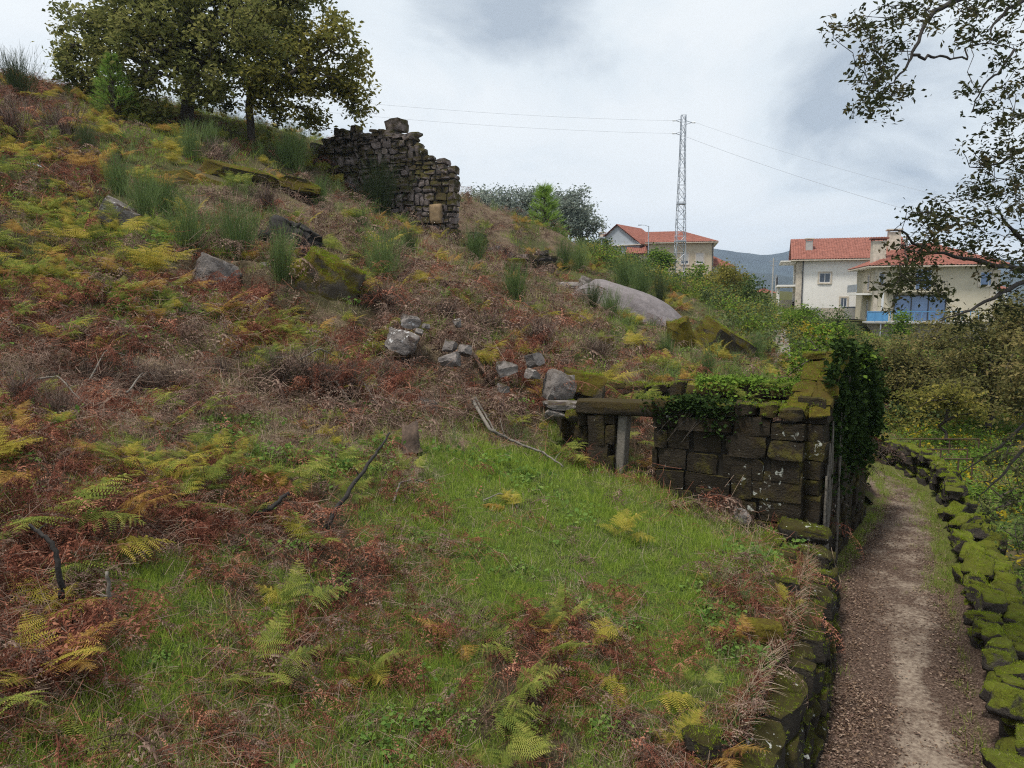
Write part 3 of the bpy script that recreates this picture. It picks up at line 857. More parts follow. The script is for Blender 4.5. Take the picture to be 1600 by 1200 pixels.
def build_lane_walls():
    rng = np.random.default_rng(11)
    # retaining wall that holds the terrace above the path
    t = thing('retaining_wall', 'dark mossy drystone retaining wall under the grassy terrace', 'wall', (3.2, 8.0, 0))
    ys = np.arange(3.6, 13.3, .02); X = edge(ys) + .14; zt = hill(edge(ys), ys)
    sl = np.concatenate([[0], np.cumsum(np.hypot(np.diff(X), np.diff(ys)))]); Ln = sl[-1]
    z = -.05
    while z < 2.2:
        hh = rng.uniform(.20, .36); s = rng.uniform(0, .3)
        while s < Ln:
            l = rng.uniform(.28, .62); m = s + l / 2
            x, y, top = np.interp(m, sl, X), np.interp(m, sl, ys), np.interp(m, sl, zt)
            if z + hh * .95 < top + .03:
                a = math.atan2(np.interp(m + .1, sl, ys) - np.interp(m - .1, sl, ys), np.interp(m + .1, sl, X) - np.interp(m - .1, sl, X))
                ba = (1 - z / 1.5) * .22 - .02
                put(SET['rubble', 'terrace'], t, (x + ba * math.sin(a) + rng.normal() * .03, y - ba * math.cos(a), z + hh / 2), (l * 1.02, .5, hh * 1.05), a, rng, tilt=.07)
            s += l
        z += hh
    mb = MB(); i = np.arange(0, len(ys), 12); P = np.stack([X[i] - .1, ys[i]], 1); k = len(i)
    rows = np.stack([np.stack([P[:, 0] + o, P[:, 1] - o * .5, np.where(f, zt[i] - .12, -.3)], 1) for o, f in ((.22, 0), (0.05, 1), (-.5, 1))], 1)
    V, f = grid(rows[..., 0], rows[..., 1], rows[..., 2]); mb.add(V, f)
    tag(obj('wall_core', mb, MAT['core'], t), kind='stuff')
    # wall right of the path: tumbled mossy boulders near, a built wall farther on
    t = thing('drystone_wall', 'mossy drystone wall of tumbled boulders curving along the far side of the path', 'wall', (8, 12, 0))
    ys = np.arange(5.5, 27.5, .02); X = wallr(ys)
    sl = np.concatenate([[0], np.cumsum(np.hypot(np.diff(X), np.diff(ys)))]); Ln = sl[-1]
    for row, z0 in ((0, .0), (1, .27), (2, .52), (3, .72)):
        s = rng.uniform(0, .2)
        while s < Ln:
            y = np.interp(s, sl, ys); near = y < 17.0
            l = rng.choice([rng.uniform(.26, .42), rng.uniform(.45, .72)], p=(.55, .45)) if near else rng.uniform(.26, .5)
            if row == 0: l *= 1.15
            m = s + l / 2; x, y = np.interp(m, sl, X), np.interp(m, sl, ys)
            a = math.atan2(np.interp(m + .15, sl, ys) - np.interp(m - .15, sl, ys), np.interp(m + .15, sl, X) - np.interp(m - .15, sl, X))
            top = (.60 + .28 * fbm(np.array(m * .9), np.array(1.), 3)) if near else .95 + .2 * fbm(np.array(m * 1.2), np.array(2.), 3)
            if z0 + .16 < top:
                hh = rng.uniform(.26, .40) * (1.1 if near and row else .95)
                sx = rng.uniform(.36, .55) if near else .42
                off = rng.normal() * .06 + .24 - .03 * row
                kind = ('boulder', 'lane') if near or row == 3 else ('rubble', 'lane')
                put(SET[kind], t, (x + off * math.sin(a), y - off * math.cos(a), z0 + hh * .46), (l * .93, sx * rng.uniform(.75, 1.1), hh * rng.uniform(.75, 1.2)), a + rng.normal() * .35 * near, rng, tilt=.26 if near else .12)
                if near:     # second stone behind it, outer face of the wall
                    o2 = off + .42
                    if row < 3: put(SET['boulder', 'lane'], t, (x + o2 * math.sin(a), y - o2 * math.cos(a), z0 + hh * .35 - .15), (l, .5, hh * 1.1), a, rng, tilt=.3)
            s += l * .98
    for u, v, D, s in ((1545, 1000, 10.9, (.62, .55, .50)), (1520, 905, 13.4, (.62, .6, .5)), (1505, 800, 17.2, (.5, .5, .75)), (1573, 1080, 9.35, (.5, .5, .42))):
        p = at(u, v, D); put(SET['boulder', 'lane'], t, p, s, rng.uniform(0, 3), rng, 'boulder', .15)


build_lane_walls()

# ------------------------------------------------------------------ boulders and outcrops
BLOCKED = []


def rock(name, label, u, v, D, size, mat, seed, rz=0.0, rx=0.0, ry=0.0, n=10, rough=.38, roundness=.55, group=None):
    p = at(u, v, D); BLOCKED.append((p[0], p[1], (.62 if mat == 'granite' and max(size) > .8 else .40) * max(size[0], size[1])))
    o = obj(name, stonemesh(name, n, roundness, rough, seed) if n == 14 else hewn(name, n, 12 if n > 6 else 8, seed, .30, .44, .10, .25) if roundness < .6 else stonemesh(name, n, roundness, rough, seed), MAT[mat], None, p, True if n == 14 else 'angle')
    o.scale = size; o.rotation_euler = (rx, ry, rz)
    return tag(o, label, 'rock', group)


def build_rocks():
    rock('boulder', 'big wedge shaped boulder thick with olive moss below the charred root', 514, 446, 20.6, (1.65, 1.5, 1.6), 'rock_moss', 3, .3, .1, .45, 14, .22, .3)
    rock('boulder', 'pale angular granite block sticking out among yellow ferns at upper left', 181, 346, 21.0, (1.0, .9, 1.15), 'granite', 14, .4, .3, .5, 10, .3, .3)
    rock('rock', 'flat pale rock face under the broom bushes on the left slope', 338, 428, 19.3, (1.15, .8, .9), 'granite', 15, .2, .2, .5)
    rock('rock', 'small pale rock beside the mossy wedge boulder', 402, 470, 19.3, (.8, .6, .35), 'granite', 17, 0, 0, .3)
    rock('rock', 'small pale stone above the flat pale rock face on the left slope', 362, 420, 20.2, (.4, .35, .4), 'granite', 18)
    rock('rock', 'grey ledge just under the dark charred root', 420, 418, 20.4, (.7, .5, .3), 'granite', 19)
    rock('ledge', 'mossy ledge running below the broom bushes near the top of the slope', 300, 296, 27, (2.8, 1.6, 1.3), 'rock_moss', 20, .1, 0, .2)
    rock('ledge', 'long low ledge with a yellow moss strip under the oaks', 375, 277, 28.6, (3.0, 1.4, .9), 'gable', 22, .0, 0, .16)
    rock('ledge', 'short yellow mossed ledge left of the gable ruin', 468, 296, 29.4, (1.9, 1.2, .8), 'gable', 23, 0, 0, .16)
    rock('ledge', 'dark mossy rock near the crest at upper left', 160, 255, 26, (1.4, 1, .9), 'rock_moss', 24)
    rock('boulder', 'tan boulder sitting on top of a wider pale one in mid slope', 641, 503, 18.4, (.50, .45, .36), 'granite', 25, .3, 0, .2)
    rock('boulder', 'wide pale boulder under the tan one in mid slope', 628, 533, 17.8, (.80, .65, .56), 'granite', 26, .1, .1, .3)
    for k, (u, v, D, s, lab) in enumerate(((655, 518, 18, .22, 'fist sized grey stone wedged right of the tan boulder'), (666, 510, 18.3, .2, 'small round stone in the rubble right of the tan boulder'), (702, 541, 17.4, .42, 'pale stone in the dark hollow in mid slope'), (727, 547, 17.3, .36, 'small pale stone on the right of the dark hollow'),
                                           (704, 563, 17.0, .5, 'grey stone below the dark hollow in mid slope'), (790, 575, 17.0, .52, 'triangular tan stone above the log'), (833, 562, 17.6, .5, 'leaning tan stone near the red brown bracken'), (715, 506, 18.6, .3, 'tan stone at the upper lip of the dark hollow'),
                                           (786, 606, 16.6, .3, 'little stone half hidden in bracken above the log'), (668, 632, 15.2, .45, 'low pink grey rock at the upper edge of the meadow'), (832, 585, 17.2, .35, 'small grey stone left of the round boulder'), (1160, 808, 13.3, .42, 'tan stone leaning at the foot of the dark front wall'))):
        rock('stone', lab, u, v, D, (s * .95, s * .75, s * .72), 'granite', 30 + k, k * .7, .1 * k % .4, .2, 6)
    rock('boulder', 'round grey boulder on the wall end left of the doorway', 872, 603, 17.6, (.70, .7, .78), 'granite', 45, .4, 0, .25, 12, .34, .5)
    rock('boulder', 'mossy brown boulder behind the round grey one at the wall end', 912, 605, 18.4, (1.1, 1.0, .85), 'rock_moss', 46, 0, 0, .1)
    rock('stone_slab', 'flat pale stone slab lying on the wall end left of the doorway', 882, 633, 16.1, (.95, .6, .18), 'granite', 47, .1, 0, .03, 8, .1, .15)
    rock('stone', 'small pale block under the flat stone slab', 868, 647, 16.0, (.5, .45, .22), 'granite', 48, 0, 0, .05, 6, .2, .3)
    rock('stone', 'mossy block under the right end of the flat stone slab', 900, 650, 15.9, (.55, .5, .3), 'rock_moss', 49, 0, 0, .05, 6, .2, .3)
    rock('outcrop', 'long smooth bare granite dome sloping down to the right', 982, 501, 34.5, (5.4, 3.8, 2.8), 'slabrock', 52, -.25, 0, .40, 16, .10, .85)
    rock('boulder', 'pale angular boulder at the top of the smooth granite dome', 921, 450, 36.5, (1.35, 1.2, .95), 'granite', 53, .2, .1, .45, 10, .25, .35)
    rock('stone_slab', 'flat grey slab left of the angular boulder on the rise', 888, 448, 37.2, (2.2, 1.4, .5), 'granite', 54, .1, 0, .05, 10, .2, .3)
    rock('stone_slab', 'thin overhanging slab lowest of the rocks left of the granite dome', 872, 460, 36.6, (1.4, 1.1, .28), 'granite', 55, 0, 0, .05, 10, .2, .3)
    rock('boulder', 'upright boulder with bright yellow moss below the granite dome', 1066, 545, 28.6, (1.0, 1.1, 2.5), 'gable', 56, .2, 0, -.25, 12, .25, .5)
    rock('boulder', 'dark slanting boulder edged with moss right of the yellow mossy one', 1120, 545, 29.2, (2.2, 1.8, 1.9), 'rock_moss', 57, .2, .2, .5, 12, .25, .4)
    rock('boulder', 'small square stump like mossy boulder behind the ruined house', 946, 545, 24, (.55, .5, .8), 'rock_moss', 58, 0, 0, 0, 8, .2, .35)
    rock('boulder', 'tall yellow mossed boulder in the grass right of the gable ruin', 808, 430, 32, (.95, .8, 1.5), 'rock_moss', 59, .2, 0, -.1, 8, .2, .35)
    rock('boulder', 'small mossy boulder under the broom bush by the gable ruin', 750, 405, 34, (.95, .7, .45), 'rock_moss', 60)
    rock('stone', 'small pale stone beside the path steps behind the ruin', 1000, 538, 27, (.5, .4, .3), 'granite', 61)
    rock('stone', 'weathered stone at the bottom edge of the terrace wall', 1100, 1160, 6.05, (.35, .3, .22), 'terrace', 62)
    rock('stone', 'mossy yellow stone on the lip of the terrace', 1195, 985, 8.4, (.4, .3, .22), 'gable', 63)
    rock('stone', 'low mossy stone on the terrace lip nearer the ruin', 1225, 915, 9.9, (.42, .35, .25), 'terrace', 64)


build_rocks()
# ------------------------------------------------------------------ village
def tile_slope(mb, a, b, c, d, pitch=.30, amp=.075):
    """roof slope, eave a-b, ridge c(over a)-d(over b), with ribs of tiles running from eave to ridge"""
    a, b, c, d = [np.asarray(p, float) for p in (a, b, c, d)]
    W = np.linalg.norm(b - a); n = max(4, int(W / pitch)); N = n * 4
    q = np.linspace(0, 1, N + 1); up = np.cross(b - a, c - a) if np.linalg.norm(np.cross(b - a, c - a)) > 1e-6 else np.cross(b - a, d - a)
    up = up / np.linalg.norm(up); up = up if up[2] > 0 else -up
    Hs = max(2, int(max(np.linalg.norm(c - a), np.linalg.norm(d - b)) / .42)); t = np.linspace(0, 1, Hs * 2 + 1)
    lo = a + (b - a) * q[:, None]; hi = c + (d - c) * q[:, None]
    P = lo[None] + (hi - lo)[None] * t[:, None, None]
    P = P + up * (amp * np.abs(np.sin(q * n * math.pi))[None, :, None] + .03 * (np.arange(len(t)) % 2)[:, None, None])
    tint = np.repeat(_hash(np.arange(N + 1) // 4, np.zeros(N + 1, int), 5)[None], len(t), 0)
    V, f = grid(P[..., 0], P[..., 1], P[..., 2]); mb.add(V, f, tint.ravel())
    # underside
    mb.add(np.array([a, b, d, c]) - up * .12, [[0, 1, 2, 3]])


class House:
    """u axis along the facade that faces us, w axis going back; local frame at the left front foot"""
    def __init__(s, name, label, o, ang, group=None):
        s.o = np.array(o, float); s.R = rotz(ang); s.ang = ang
        s.root = thing(name, label, 'house', o, group)

    def p(s, u, w, z): return s.o + s.R @ np.array([u, w, z], float)

    def box(s, mb, u0, u1, w0, w1, z0, z1): return mb.box(s.p((u0 + u1) / 2, (w0 + w1) / 2, (z0 + z1) / 2), (u1 - u0, w1 - w0, z1 - z0), s.ang)

    def part(s, name, mat, *boxes, label=None, parent=None):
        mb = MB()
        for b in boxes: s.box(mb, *b)
        o = obj(name, mb, MAT[mat], parent or s.root)
        if label: o['label'] = label
        return o

    def window(s, u, z, w, h, face='f', trim='quoin', glass='glass', shut=0.0, bars=1, pos=0.0):
        t = .18
        def B(u0, u1, d0, d1, z0, z1):
            return (u0, u1, pos - d1, pos - d0, z0, z1) if face == 'f' else (pos + d0 if face == 'r' else pos - d1, pos + d1 if face == 'r' else pos - d0, u0, u1, z0, z1)
        o = s.part('window', trim, B(u - t, u, .004, .07, z - t, z + h + t), B(u + w, u + w + t, .004, .07, z - t, z + h + t), B(u, u + w, .004, .07, z + h, z + h + t), B(u - t * .0, u + w, .004, .10, z - t, z))
        s.part('frame', 'frame', B(u, u + .07, .004, .045, z, z + h), B(u + w - .07, u + w, .004, .045, z, z + h), B(u + .07, u + w - .07, .004, .045, z, z + .07), B(u + .07, u + w - .07, .004, .045, z + h - .07, z + h),
               *[B(u + w * (k + 1) / (bars + 1) - .03, u + w * (k + 1) / (bars + 1) + .03, .004, .043, z + .07, z + h - .07) for k in range(bars)], parent=o)
        s.part('pane', glass, B(u + .07, u + w - .07, .002, .022, z + .07, z + h - .07), parent=o)
        if shut: s.part('shutter', 'shutter', B(u + .01, u + w - .01, .046, .06, z + h * (1 - shut), z + h - .01), parent=o)
        return o

    def roof(s, u0, u1, w0, w1, z, rise, ov=.5, kind='gable_u', thick=.12, hip=(1, 1)):
        mb = MB(); u0, u1, w0, w1 = u0 - ov, u1 + ov, w0 - ov, w1 + ov; m = (w0 + w1) / 2; p = s.p
        if kind == 'gable_u':
            tile_slope(mb, p(u0, w0, z), p(u1, w0, z), p(u0, m, z + rise), p(u1, m, z + rise))
            tile_slope(mb, p(u1, w1, z), p(u0, w1, z), p(u1, m, z + rise), p(u0, m, z + rise))
        elif kind == 'gable_w':
            c = (u0 + u1) / 2
            tile_slope(mb, p(u0, w1, z), p(u0, w0, z), p(c, w1, z + rise), p(c, w0, z + rise))
            tile_slope(mb, p(u1, w0, z), p(u1, w1, z), p(c, w0, z + rise), p(c, w1, z + rise))
        else:
            h = min((w1 - w0) / 2, (u1 - u0) / 2 - .05); a = u0 + h * hip[0]; b = u1 - h * hip[1]
            tile_slope(mb, p(u0, w0, z), p(u1, w0, z), p(a, m, z + rise), p(b, m, z + rise))
            tile_slope(mb, p(u1, w1, z), p(u0, w1, z), p(b, m, z + rise), p(a, m, z + rise))
            if hip[0]: tile_slope(mb, p(u0, w1, z), p(u0, w0, z), p(a, m, z + rise), p(a, m, z + rise))
            if hip[1]: tile_slope(mb, p(u1, w0, z), p(u1, w1, z), p(b, m, z + rise), p(b, m, z + rise))
        r = obj('roof', mb, MAT['roof'], s.root)
        s.part('eave', 'quoin', (u0, u1, w0, w0 + .10, z - .16, z - .03), (u0, u1, w1 - .1, w1, z - .16, z - .03), (u0, u0 + .1, w0 + .1, w1 - .1, z - .16, z - .03), (u1 - .1, u1, w0 + .1, w1 - .1, z - .16, z - .03))
        s.part('soffit', 'plaster', (u0 + .1, u1 - .1, w0 + .1, w1 - .1, z - .14, z - .06))
        return r

    def gable_end(s, u, w0, w1, z, rise, mat, t=.2):
        m = (w0 + w1) / 2; mb = MB()
        P = [s.p(u + dt, w, zz) for dt in (0, t) for w, zz in ((w0, z), (w1, z), (m, z + rise))]
        mb.add(P, [[0, 1, 2], [5, 4, 3]]); mb.add(P, [[0, 3, 4, 1], [1, 4, 5, 2], [2, 5, 3, 0]])
        return obj('gable', mb, MAT[mat], s.root)

    def chimney(s, u, w, z0, z1, sz=.7, mat='quoin', cap='quoin'):
        c = s.part('chimney', mat, (u - sz / 2, u + sz / 2, w - sz / 2, w + sz / 2, z0, z1))
        s.part('cap', cap, (u - sz * .65, u + sz * .65, w - sz * .65, w + sz * .65, z1 + .18, z1 + .32), *[(u + a * sz * .45 - .06, u + a * sz * .45 + .06, w + b * sz * .45 - .06, w + b * sz * .45 + .06, z1, z1 + .18) for a in (-1, 1) for b in (-1, 1)], parent=c)


def build_village():
    # large white house, long roof
    D = 90.0
    o = at(1242, 489, D); m = D / F
    h = House('white_house', 'large white two storey house with a long red roof and balconies on its left end', (o[0], o[1], o[2] - .6), R(-19))
    W = 137 * m; ze = 6.5 + .6; dp = 11.0
    h.part('wall', 'plaster', (0, W, 0, dp, .62, ze - .05)); h.part('plinth', 'quoin', (-.03, W + .03, -.06, dp, -2.0, .9), label='granite plinth')
    h.part('quoin', 'quoin', (-.05, .62, -.05, .5, .9, ze - .06), label='granite corner strip')
    h.part('downpipe', 'darkframe', (.66, .76, -.14, -.03, .3, ze - .2))
    h.roof(0, W + .6, 0, dp, ze, 2.9, .7, 'gable_u'); h.gable_end(-.02, 0, dp, ze - .05, 2.6, 'cream')
    for u, z, w, hh in ((2.6, 3.7 + .6, 1.25, 1.15), (7.0, 3.8 + .6, 1.25, 1.15), (9.6, 3.9 + .6, 1.0, 1.0), (5.1, .75 + .6, .72, 1.1)): h.window(u, z, w, hh, bars=1)
    h.chimney(1.4, 2.2, ze + .5, ze + 2.4, .8, 'concrete'); h.chimney(W - .1, 2.0, ze + .4, ze + 3.2, 1.3, 'quoin'); h.chimney(W + 1.7, 6, ze, ze + 2.6, .7, 'concrete')
    for z in (3.25 + .6, ):
        b = h.part('balcony', 'plaster', (-2.2, -.004, .3, dp - .5, z, z + .22))
        h.part('railing', 'darkframe', *[(-2.18, -2.12, .3 + k * .5, .36 + k * .5, z + .22, z + 1.2) for k in range(20)], (-2.2, -2.1, .3, dp - .5, z + 1.2, z + 1.26), parent=b)
    h.part('canopy', 'plaster', (-1.9, -.004, .2, dp - .4, ze - .2, ze - .06))
    for w0 in (1.2, 4.5, 7.5): h.part('pillar', 'plaster', (-2.1, -1.85, w0, w0 + .25, -.6, 3.25 + .6))
    h.part('garage_block', 'cream', (-3.2, -.3, 2.4, dp - 1, -.8, 2.2))
    for w0 in (1.0, 4.0): h.window(w0, 4.5, 1.3, 2.0, 'l', pos=0)
    # cream house with hipped roof and blue terrace
    D = 75.0; m = D / F
    o = at(1362, 535, D)
    h = House('cream_house', 'cream house with a hipped red roof and a glazed blue terrace, partly behind oak leaves', o, R(-15))
    W = 165 * m; dp = 9.5; zt = 33 * m; ze = 118 * m
    h.part('wall', 'cream', (0, W, 0, dp, zt + .02, ze - .05)); h.part('basement', 'quoin', (1.3, W, .6, dp, -3, zt))
    h.roof(0, W, 0, dp, ze, 2.5, .9, 'hip')
    h.part('deck', 'concrete', (-1.0, 9.0, -2.0, .0, zt - .16, zt + .016))
    for u in (.3, 8.6): h.part('post', 'steel', (u, u + .1, -1.95, -1.85, -3, zt - .16))
    h.part('glazing', 'glass_blue', (1.9, 6.6, -.05, -.002, zt + .1, zt + 2.55), label='wide blue sliding glass doors')
    h.part('frame', 'darkframe', *[(1.85 + k * 1.56, 1.95 + k * 1.56, -.09, -.052, zt + .1, zt + 2.55) for k in range(4)], (1.85, 6.65, -.09, -.052, zt + 2.55, zt + 2.66))
    rl = h.part('railing', 'bluepaint', (-.98, 8.98, -1.98, -1.92, zt + 1.0, zt + 1.06), *[(-.98 + k * .71, -.93 + k * .71, -1.98, -1.92, zt + .018, zt + 1.0) for k in range(15)])
    h.part('panel', 'bluepaint', (-.98, 1.0, -1.95, -1.93, zt + .06, zt + .98), parent=rl)
    h.part('balcony', 'cream', (1.0, 6.4, -1.0, -.004, zt + 2.95, zt + 3.12)); 
    bl = h.part('railing', 'darkframe', (1.0, 6.4, -.98, -.93, zt + 4.0, zt + 4.05), *[(1.0 + k * .3, 1.03 + k * .3, -.97, -.94, zt + 3.122, zt + 4.0) for k in range(19)])
    h.window(3.7, zt + 3.2, 1.5, 2.1, bars=1, glass='glass_blue', trim='cream'); h.window(10.0 - .5, zt + 3.6, 1.55, 1.35, bars=1, glass='glass_blue'); h.window(.35, zt + 3.7, .5, 1.3, bars=0)
    h.chimney(.4, 1.3, ze + .1, ze + 2.6, 1.25, 'quoin', 'roof')
    h.part('quoin', 'quoin', (W - .5, W + .05, -.05, .4, zt, ze - .06), label='granite corner strip'); h.part('quoin', 'quoin', (-.05, .3, -.05, .4, zt + .02, ze - .06), label='granite corner strip')
    sb = h.part('balcony', 'plaster', (-1.6, -.004, 1.0, 6.0, zt + 2.7, zt + 2.9)); h.part('railing', 'steel', (-1.58, -1.5, 1.0, 6.0, zt + 3.0, zt + 3.8), parent=sb)
    h.window(2.5, zt + .2, .9, 2.0, 'l'); h.window(2.5, zt + 3.2, .9, 1.6, 'l')
    for u in (-.3,): h.part('pillar', 'frame', (u - .1 + .9, u + .1 + .9, -.95, -.8, zt + .018, zt + 2.95))
    # beige house behind the pylon
    D = 122.0; m = D / F
    o = at(1013, 447, D)
    h = House('beige_house', 'beige house with hipped red roof standing behind the lattice pylon', o, R(-12))
    W = 96 * m; ze = 66 * m
    h.part('wall', 'plaster_beige', (0, W, 0, 10, -3, ze - .05)); h.roof(0, W, 0, 10, ze, 2.2, .7, 'hip', hip=(.0, 1))
    h.window(2.2, 3.6, 1.3, 1.7, shut=.75); h.window(5.2, 3.6, 1.2, 1.7, shut=.7); h.window(7.6, 3.6, 1.2, 1.7, shut=.8)
    h.part('annexe', 'plaster_beige', (-3.6, -.01, .6, 8, -3, 5.4)); h.window(-2.6, 2.5, 1.0, 1.2, pos=.6)
    mb = MB(); tile_slope(mb, h.p(-3.9, .2, 5.4), h.p(0, .2, 5.4), h.p(-3.9, 6.0, 7.0), h.p(0, 6.0, 7.0)); obj('roof', mb, MAT['roof'], h.root)
    h.part('downpipe', 'darkframe', (W - .2, W - .08, -.12, -.02, 0, ze - .2))
    # grey house with gable to us
    D = 132.0; m = D / F
    o = at(930, 450, D)
    h = House('grey_house', 'blue grey gabled house behind the beige one, chimney on its left', o, R(-36))
    W = 78 * m * .95
    h.part('wall', 'plaster_blue', (0, W, 0, 9, -3, 74 * m * .86)); zr = 74 * m * .86
    h.roof(0, W, 0, 9, zr, 3.6, .4, 'gable_w')
    mb = MB(); P = [h.p(u, w, z) for w in (-.02, .2) for u, z in ((0, zr - .1), (W, zr - .1), (W / 2, zr + 3.55))]; mb.add(P, [[0, 1, 2], [5, 4, 3]]); obj('gable', mb, MAT['plaster_blue'], h.root)
    h.chimney(-.4, 3, 2, zr + 2.4, .9, 'quoin'); h.window(3, 3.2, 1.2, 1.2); h.window(6.2, 3.0, 1.2, 1.2)
    # small red roof right of the beige house
    D = 128.0; m = D / F
    o = at(1098, 450, D)
    h = House('small_house', 'small white house whose red roof shows right of the beige house', o, 0.0)
    h.part('wall', 'plaster', (0, 5.0, 0, 8, -3, 3.6)); h.roof(0, 5.0, 0, 8, 3.7, 2.1, .5, 'hip', hip=(.3, 1)); h.window(1.6, 1.4, 1.0, 1.2); h.chimney(1.2, 4, 5, 6.4, .6)
    D = 116.0
    o = at(1062, 452, D)
    h = House('low_shed', 'low orange roofed outbuilding in front of the beige house', o, 0.0)
    h.part('wall', 'plaster_beige', (-1.5, 5, 0, 4, -3, .9)); mb = MB(); tile_slope(mb, h.p(-1.8, -.3, .9), h.p(5.3, -.3, .9), h.p(-1.8, 4.3, 2.0), h.p(5.3, 4.3, 2.0)); obj('roof', mb, MAT['roof'], h.root)
    D = 135.0
    for (u, v, w, lab) in ((1203, 482, 5.0, 'tiny distant house with orange roof left of the large white house'), (1550, 470, 6.0, 'far red roofed house glimpsed right of the cream house'), (905, 420, 5.0, 'pale house glimpsed between the grove and the grey house')):
        o = at(u, v, D); h = House('distant_house', lab, o, .1)
        h.part('wall', 'plaster' if u > 1000 else 'cream', (-w / 2, w / 2, 0, 6, -4, 2.2)); h.roof(-w / 2, w / 2, 0, 6, 2.2, 1.5, .4, 'hip'); h.window(-.5, .6, .9, 1.0); h.part('door', 'shutter', (1.0, 1.9, -.03, -.003, -.6, 1.4))
    # retaining wall, steps and yard left of the white house
    t = thing('yard_wall', 'low granite wall in front of the large white house', 'wall', at(1300, 495, 86))
    mb = MB(); a = at(1262, 496, 86)
    for k in range(9):
        obj('block', MB().box((a[0] + 1.4 * k + .7, 86, 4.0), (1.385, .45, 1.3)), MAT['quoin' if k % 3 else 'concrete'], t)
    t = thing('boundary_wall', 'grey block wall with railing at the left of the white house', 'wall', at(1210, 495, 95))
    a = at(1195, 497, 98)
    obj('wall', MB().box((a[0] + 2.1, 98, a[2] + .8), (4.6, .4, 2.2)), MAT['concrete'], t)
    obj('railing', MB().box((a[0] + 2.1, 98, a[2] + 2.4), (4.6, .06, .06)).box((a[0] + 2.1, 98, a[2] + 2.1), (4.6, .05, .05)), MAT['steel'], t)
    # parked car behind the yard wall
    c = at(1322, 490, 88); t = thing('parked_car', 'dark car parked behind the yard wall of the white house', 'car', (c[0], c[1], c[2] - .6))
    b = MB(); prof = np.array([(-2.05, .35), (-2.1, .75), (-1.95, .95), (-1.1, 1.02), (-.5, 1.42), (.75, 1.45), (1.55, 1.0), (2.0, .9), (2.1, .6), (2.05, .35)]); n = len(prof)
    P = np.array([[x, w, z] for w in (-.82, .82) for x, z in prof]) + np.array([c[0], c[1], c[2] - .6])
    b.add(P, [[i, (i + 1) % n, (i + 1) % n + n, i + n] for i in range(n)]); b.add(P, [[0, i, i + 1] for i in range(1, n - 1)] + [[n, n + i + 1, n + i] for i in range(1, n - 1)])
    obj('body', b, MAT['carpaint'], t)
    obj('side_window', MB().add(np.array([(-.95, -.83, 1.05), (-.45, -.83, 1.36), (.7, -.83, 1.38), (1.3, -.83, 1.05)]) + np.array([c[0], c[1], c[2] - .6]), [[3, 2, 1, 0]]), MAT['glass'], t)
    for x in (-1.3, 1.3):
        for w in (-.75, .75): obj('wheel', MB().tube([(c[0] + x, c[1] + w - .1, c[2] - .28), (c[0] + x, c[1] + w + .1, c[2] - .28)], .32, 12), MAT['rubber'], t)
    # narrow stone path with steps between the bushes
    mb = MB(); pl = [at(u, v, D) for u, v, D in ((1216, 540, 35), (1212, 522, 41), (1218, 508, 48), (1208, 497, 56), (1214, 488, 64))]
    q = np.linspace(0, 4, 40); C = np.stack([np.interp(q, range(5), np.array(pl)[:, k]) for k in range(3)], 1); C[:, 2] = hill(C[:, 0], C[:, 1]) + .06
    V = np.stack([C - [.65, 0, 0], C + [.65, 0, 0]], 1); Vf, f = grid(V[..., 0], V[..., 1], V[..., 2]); 
    tag(obj('stone_footpath', MB().add(Vf, f), MAT['core'] if 0 else plain('worn_path_stone', (.17, .155, .135), .9, .35, 3), smooth=True), kind='structure')
    for k in range(5):
        p = C[int(14 + k * 4)]; st = obj('stone_step', MB().box((p[0], p[1], p[2] + .05), (1.35, .5, .2)), MAT['rock_moss'])
        tag(st, '%s stone step of the footpath climbing between bushes to the village' % ('lowest', 'second lowest', 'middle', 'second highest', 'topmost')[k], 'step', 'steps of the village footpath')
    # lamp and utility poles
    def pole(name, lab, u, v, D, hgt, r, arm=None, mat='concrete'):
        p = at(u, v, D); t = thing(name, lab, 'pole', p); obj('pole', MB().tube([p + [0, 0, -1], p + [0, 0, hgt]], [r, r * .7], 8), MAT[mat], t)
        if arm:
            obj('arm', MB().tube([p + [0, 0, hgt - .1], p + [arm * .5, 0, hgt + .12], p + [arm, 0, hgt + .15]], .04, 6), MAT['steel'], t); obj('lamp_head', MB().box(p + [arm * 1.15, 0, hgt + .12], (.5, .2, .12)), MAT['steel'], t)
        else: obj('crossarm', MB().box(p + [0, 0, hgt - .5], (1.3, .1, .12)).box(p + [0, 0, hgt - 1.1], (1.0, .1, .12)), MAT['steel'], t)
        return t
    pole('street_lamp', 'slim grey lamp post standing on the rise left of the grey house', 939, 438, 56, 3.1, .09, .01, 'steel')
    pole('street_lamp', 'street lamp with short arm in front of the beige house annexe', 1012, 436, 112, 8.0, .09, -1.2, 'steel')
    pole('utility_pole', 'concrete utility pole with two crossarms against the blue hills', 1206, 470, 110, 6.4, .14)
    pole('utility_pole', 'thin pole behind the first utility pole against the hills', 1211, 470, 140, 5.0, .12)
    # lattice pylon
    D = 104.0; p = at(1061, 448, D); top = CZ + D * kz(180)
    t = thing('lattice_pylon', 'tall galvanised lattice pylon rising above the beige house', 'pylon', p)
    H = top - p[2]; hw = lambda z: np.interp(z, [0, H * .8, H], [.78, .34, .30])
    zs = np.concatenate([np.linspace(0, H * .8, 17), np.linspace(H * .8, H, 6)[1:]])
    cn = ((-1, -1), (1, -1), (1, 1), (-1, 1))
    for a, b in cn: obj('leg', MB().tube([p + [a * hw(z), b * hw(z), z] for z in zs], .055, 4), MAT['steel'], t)
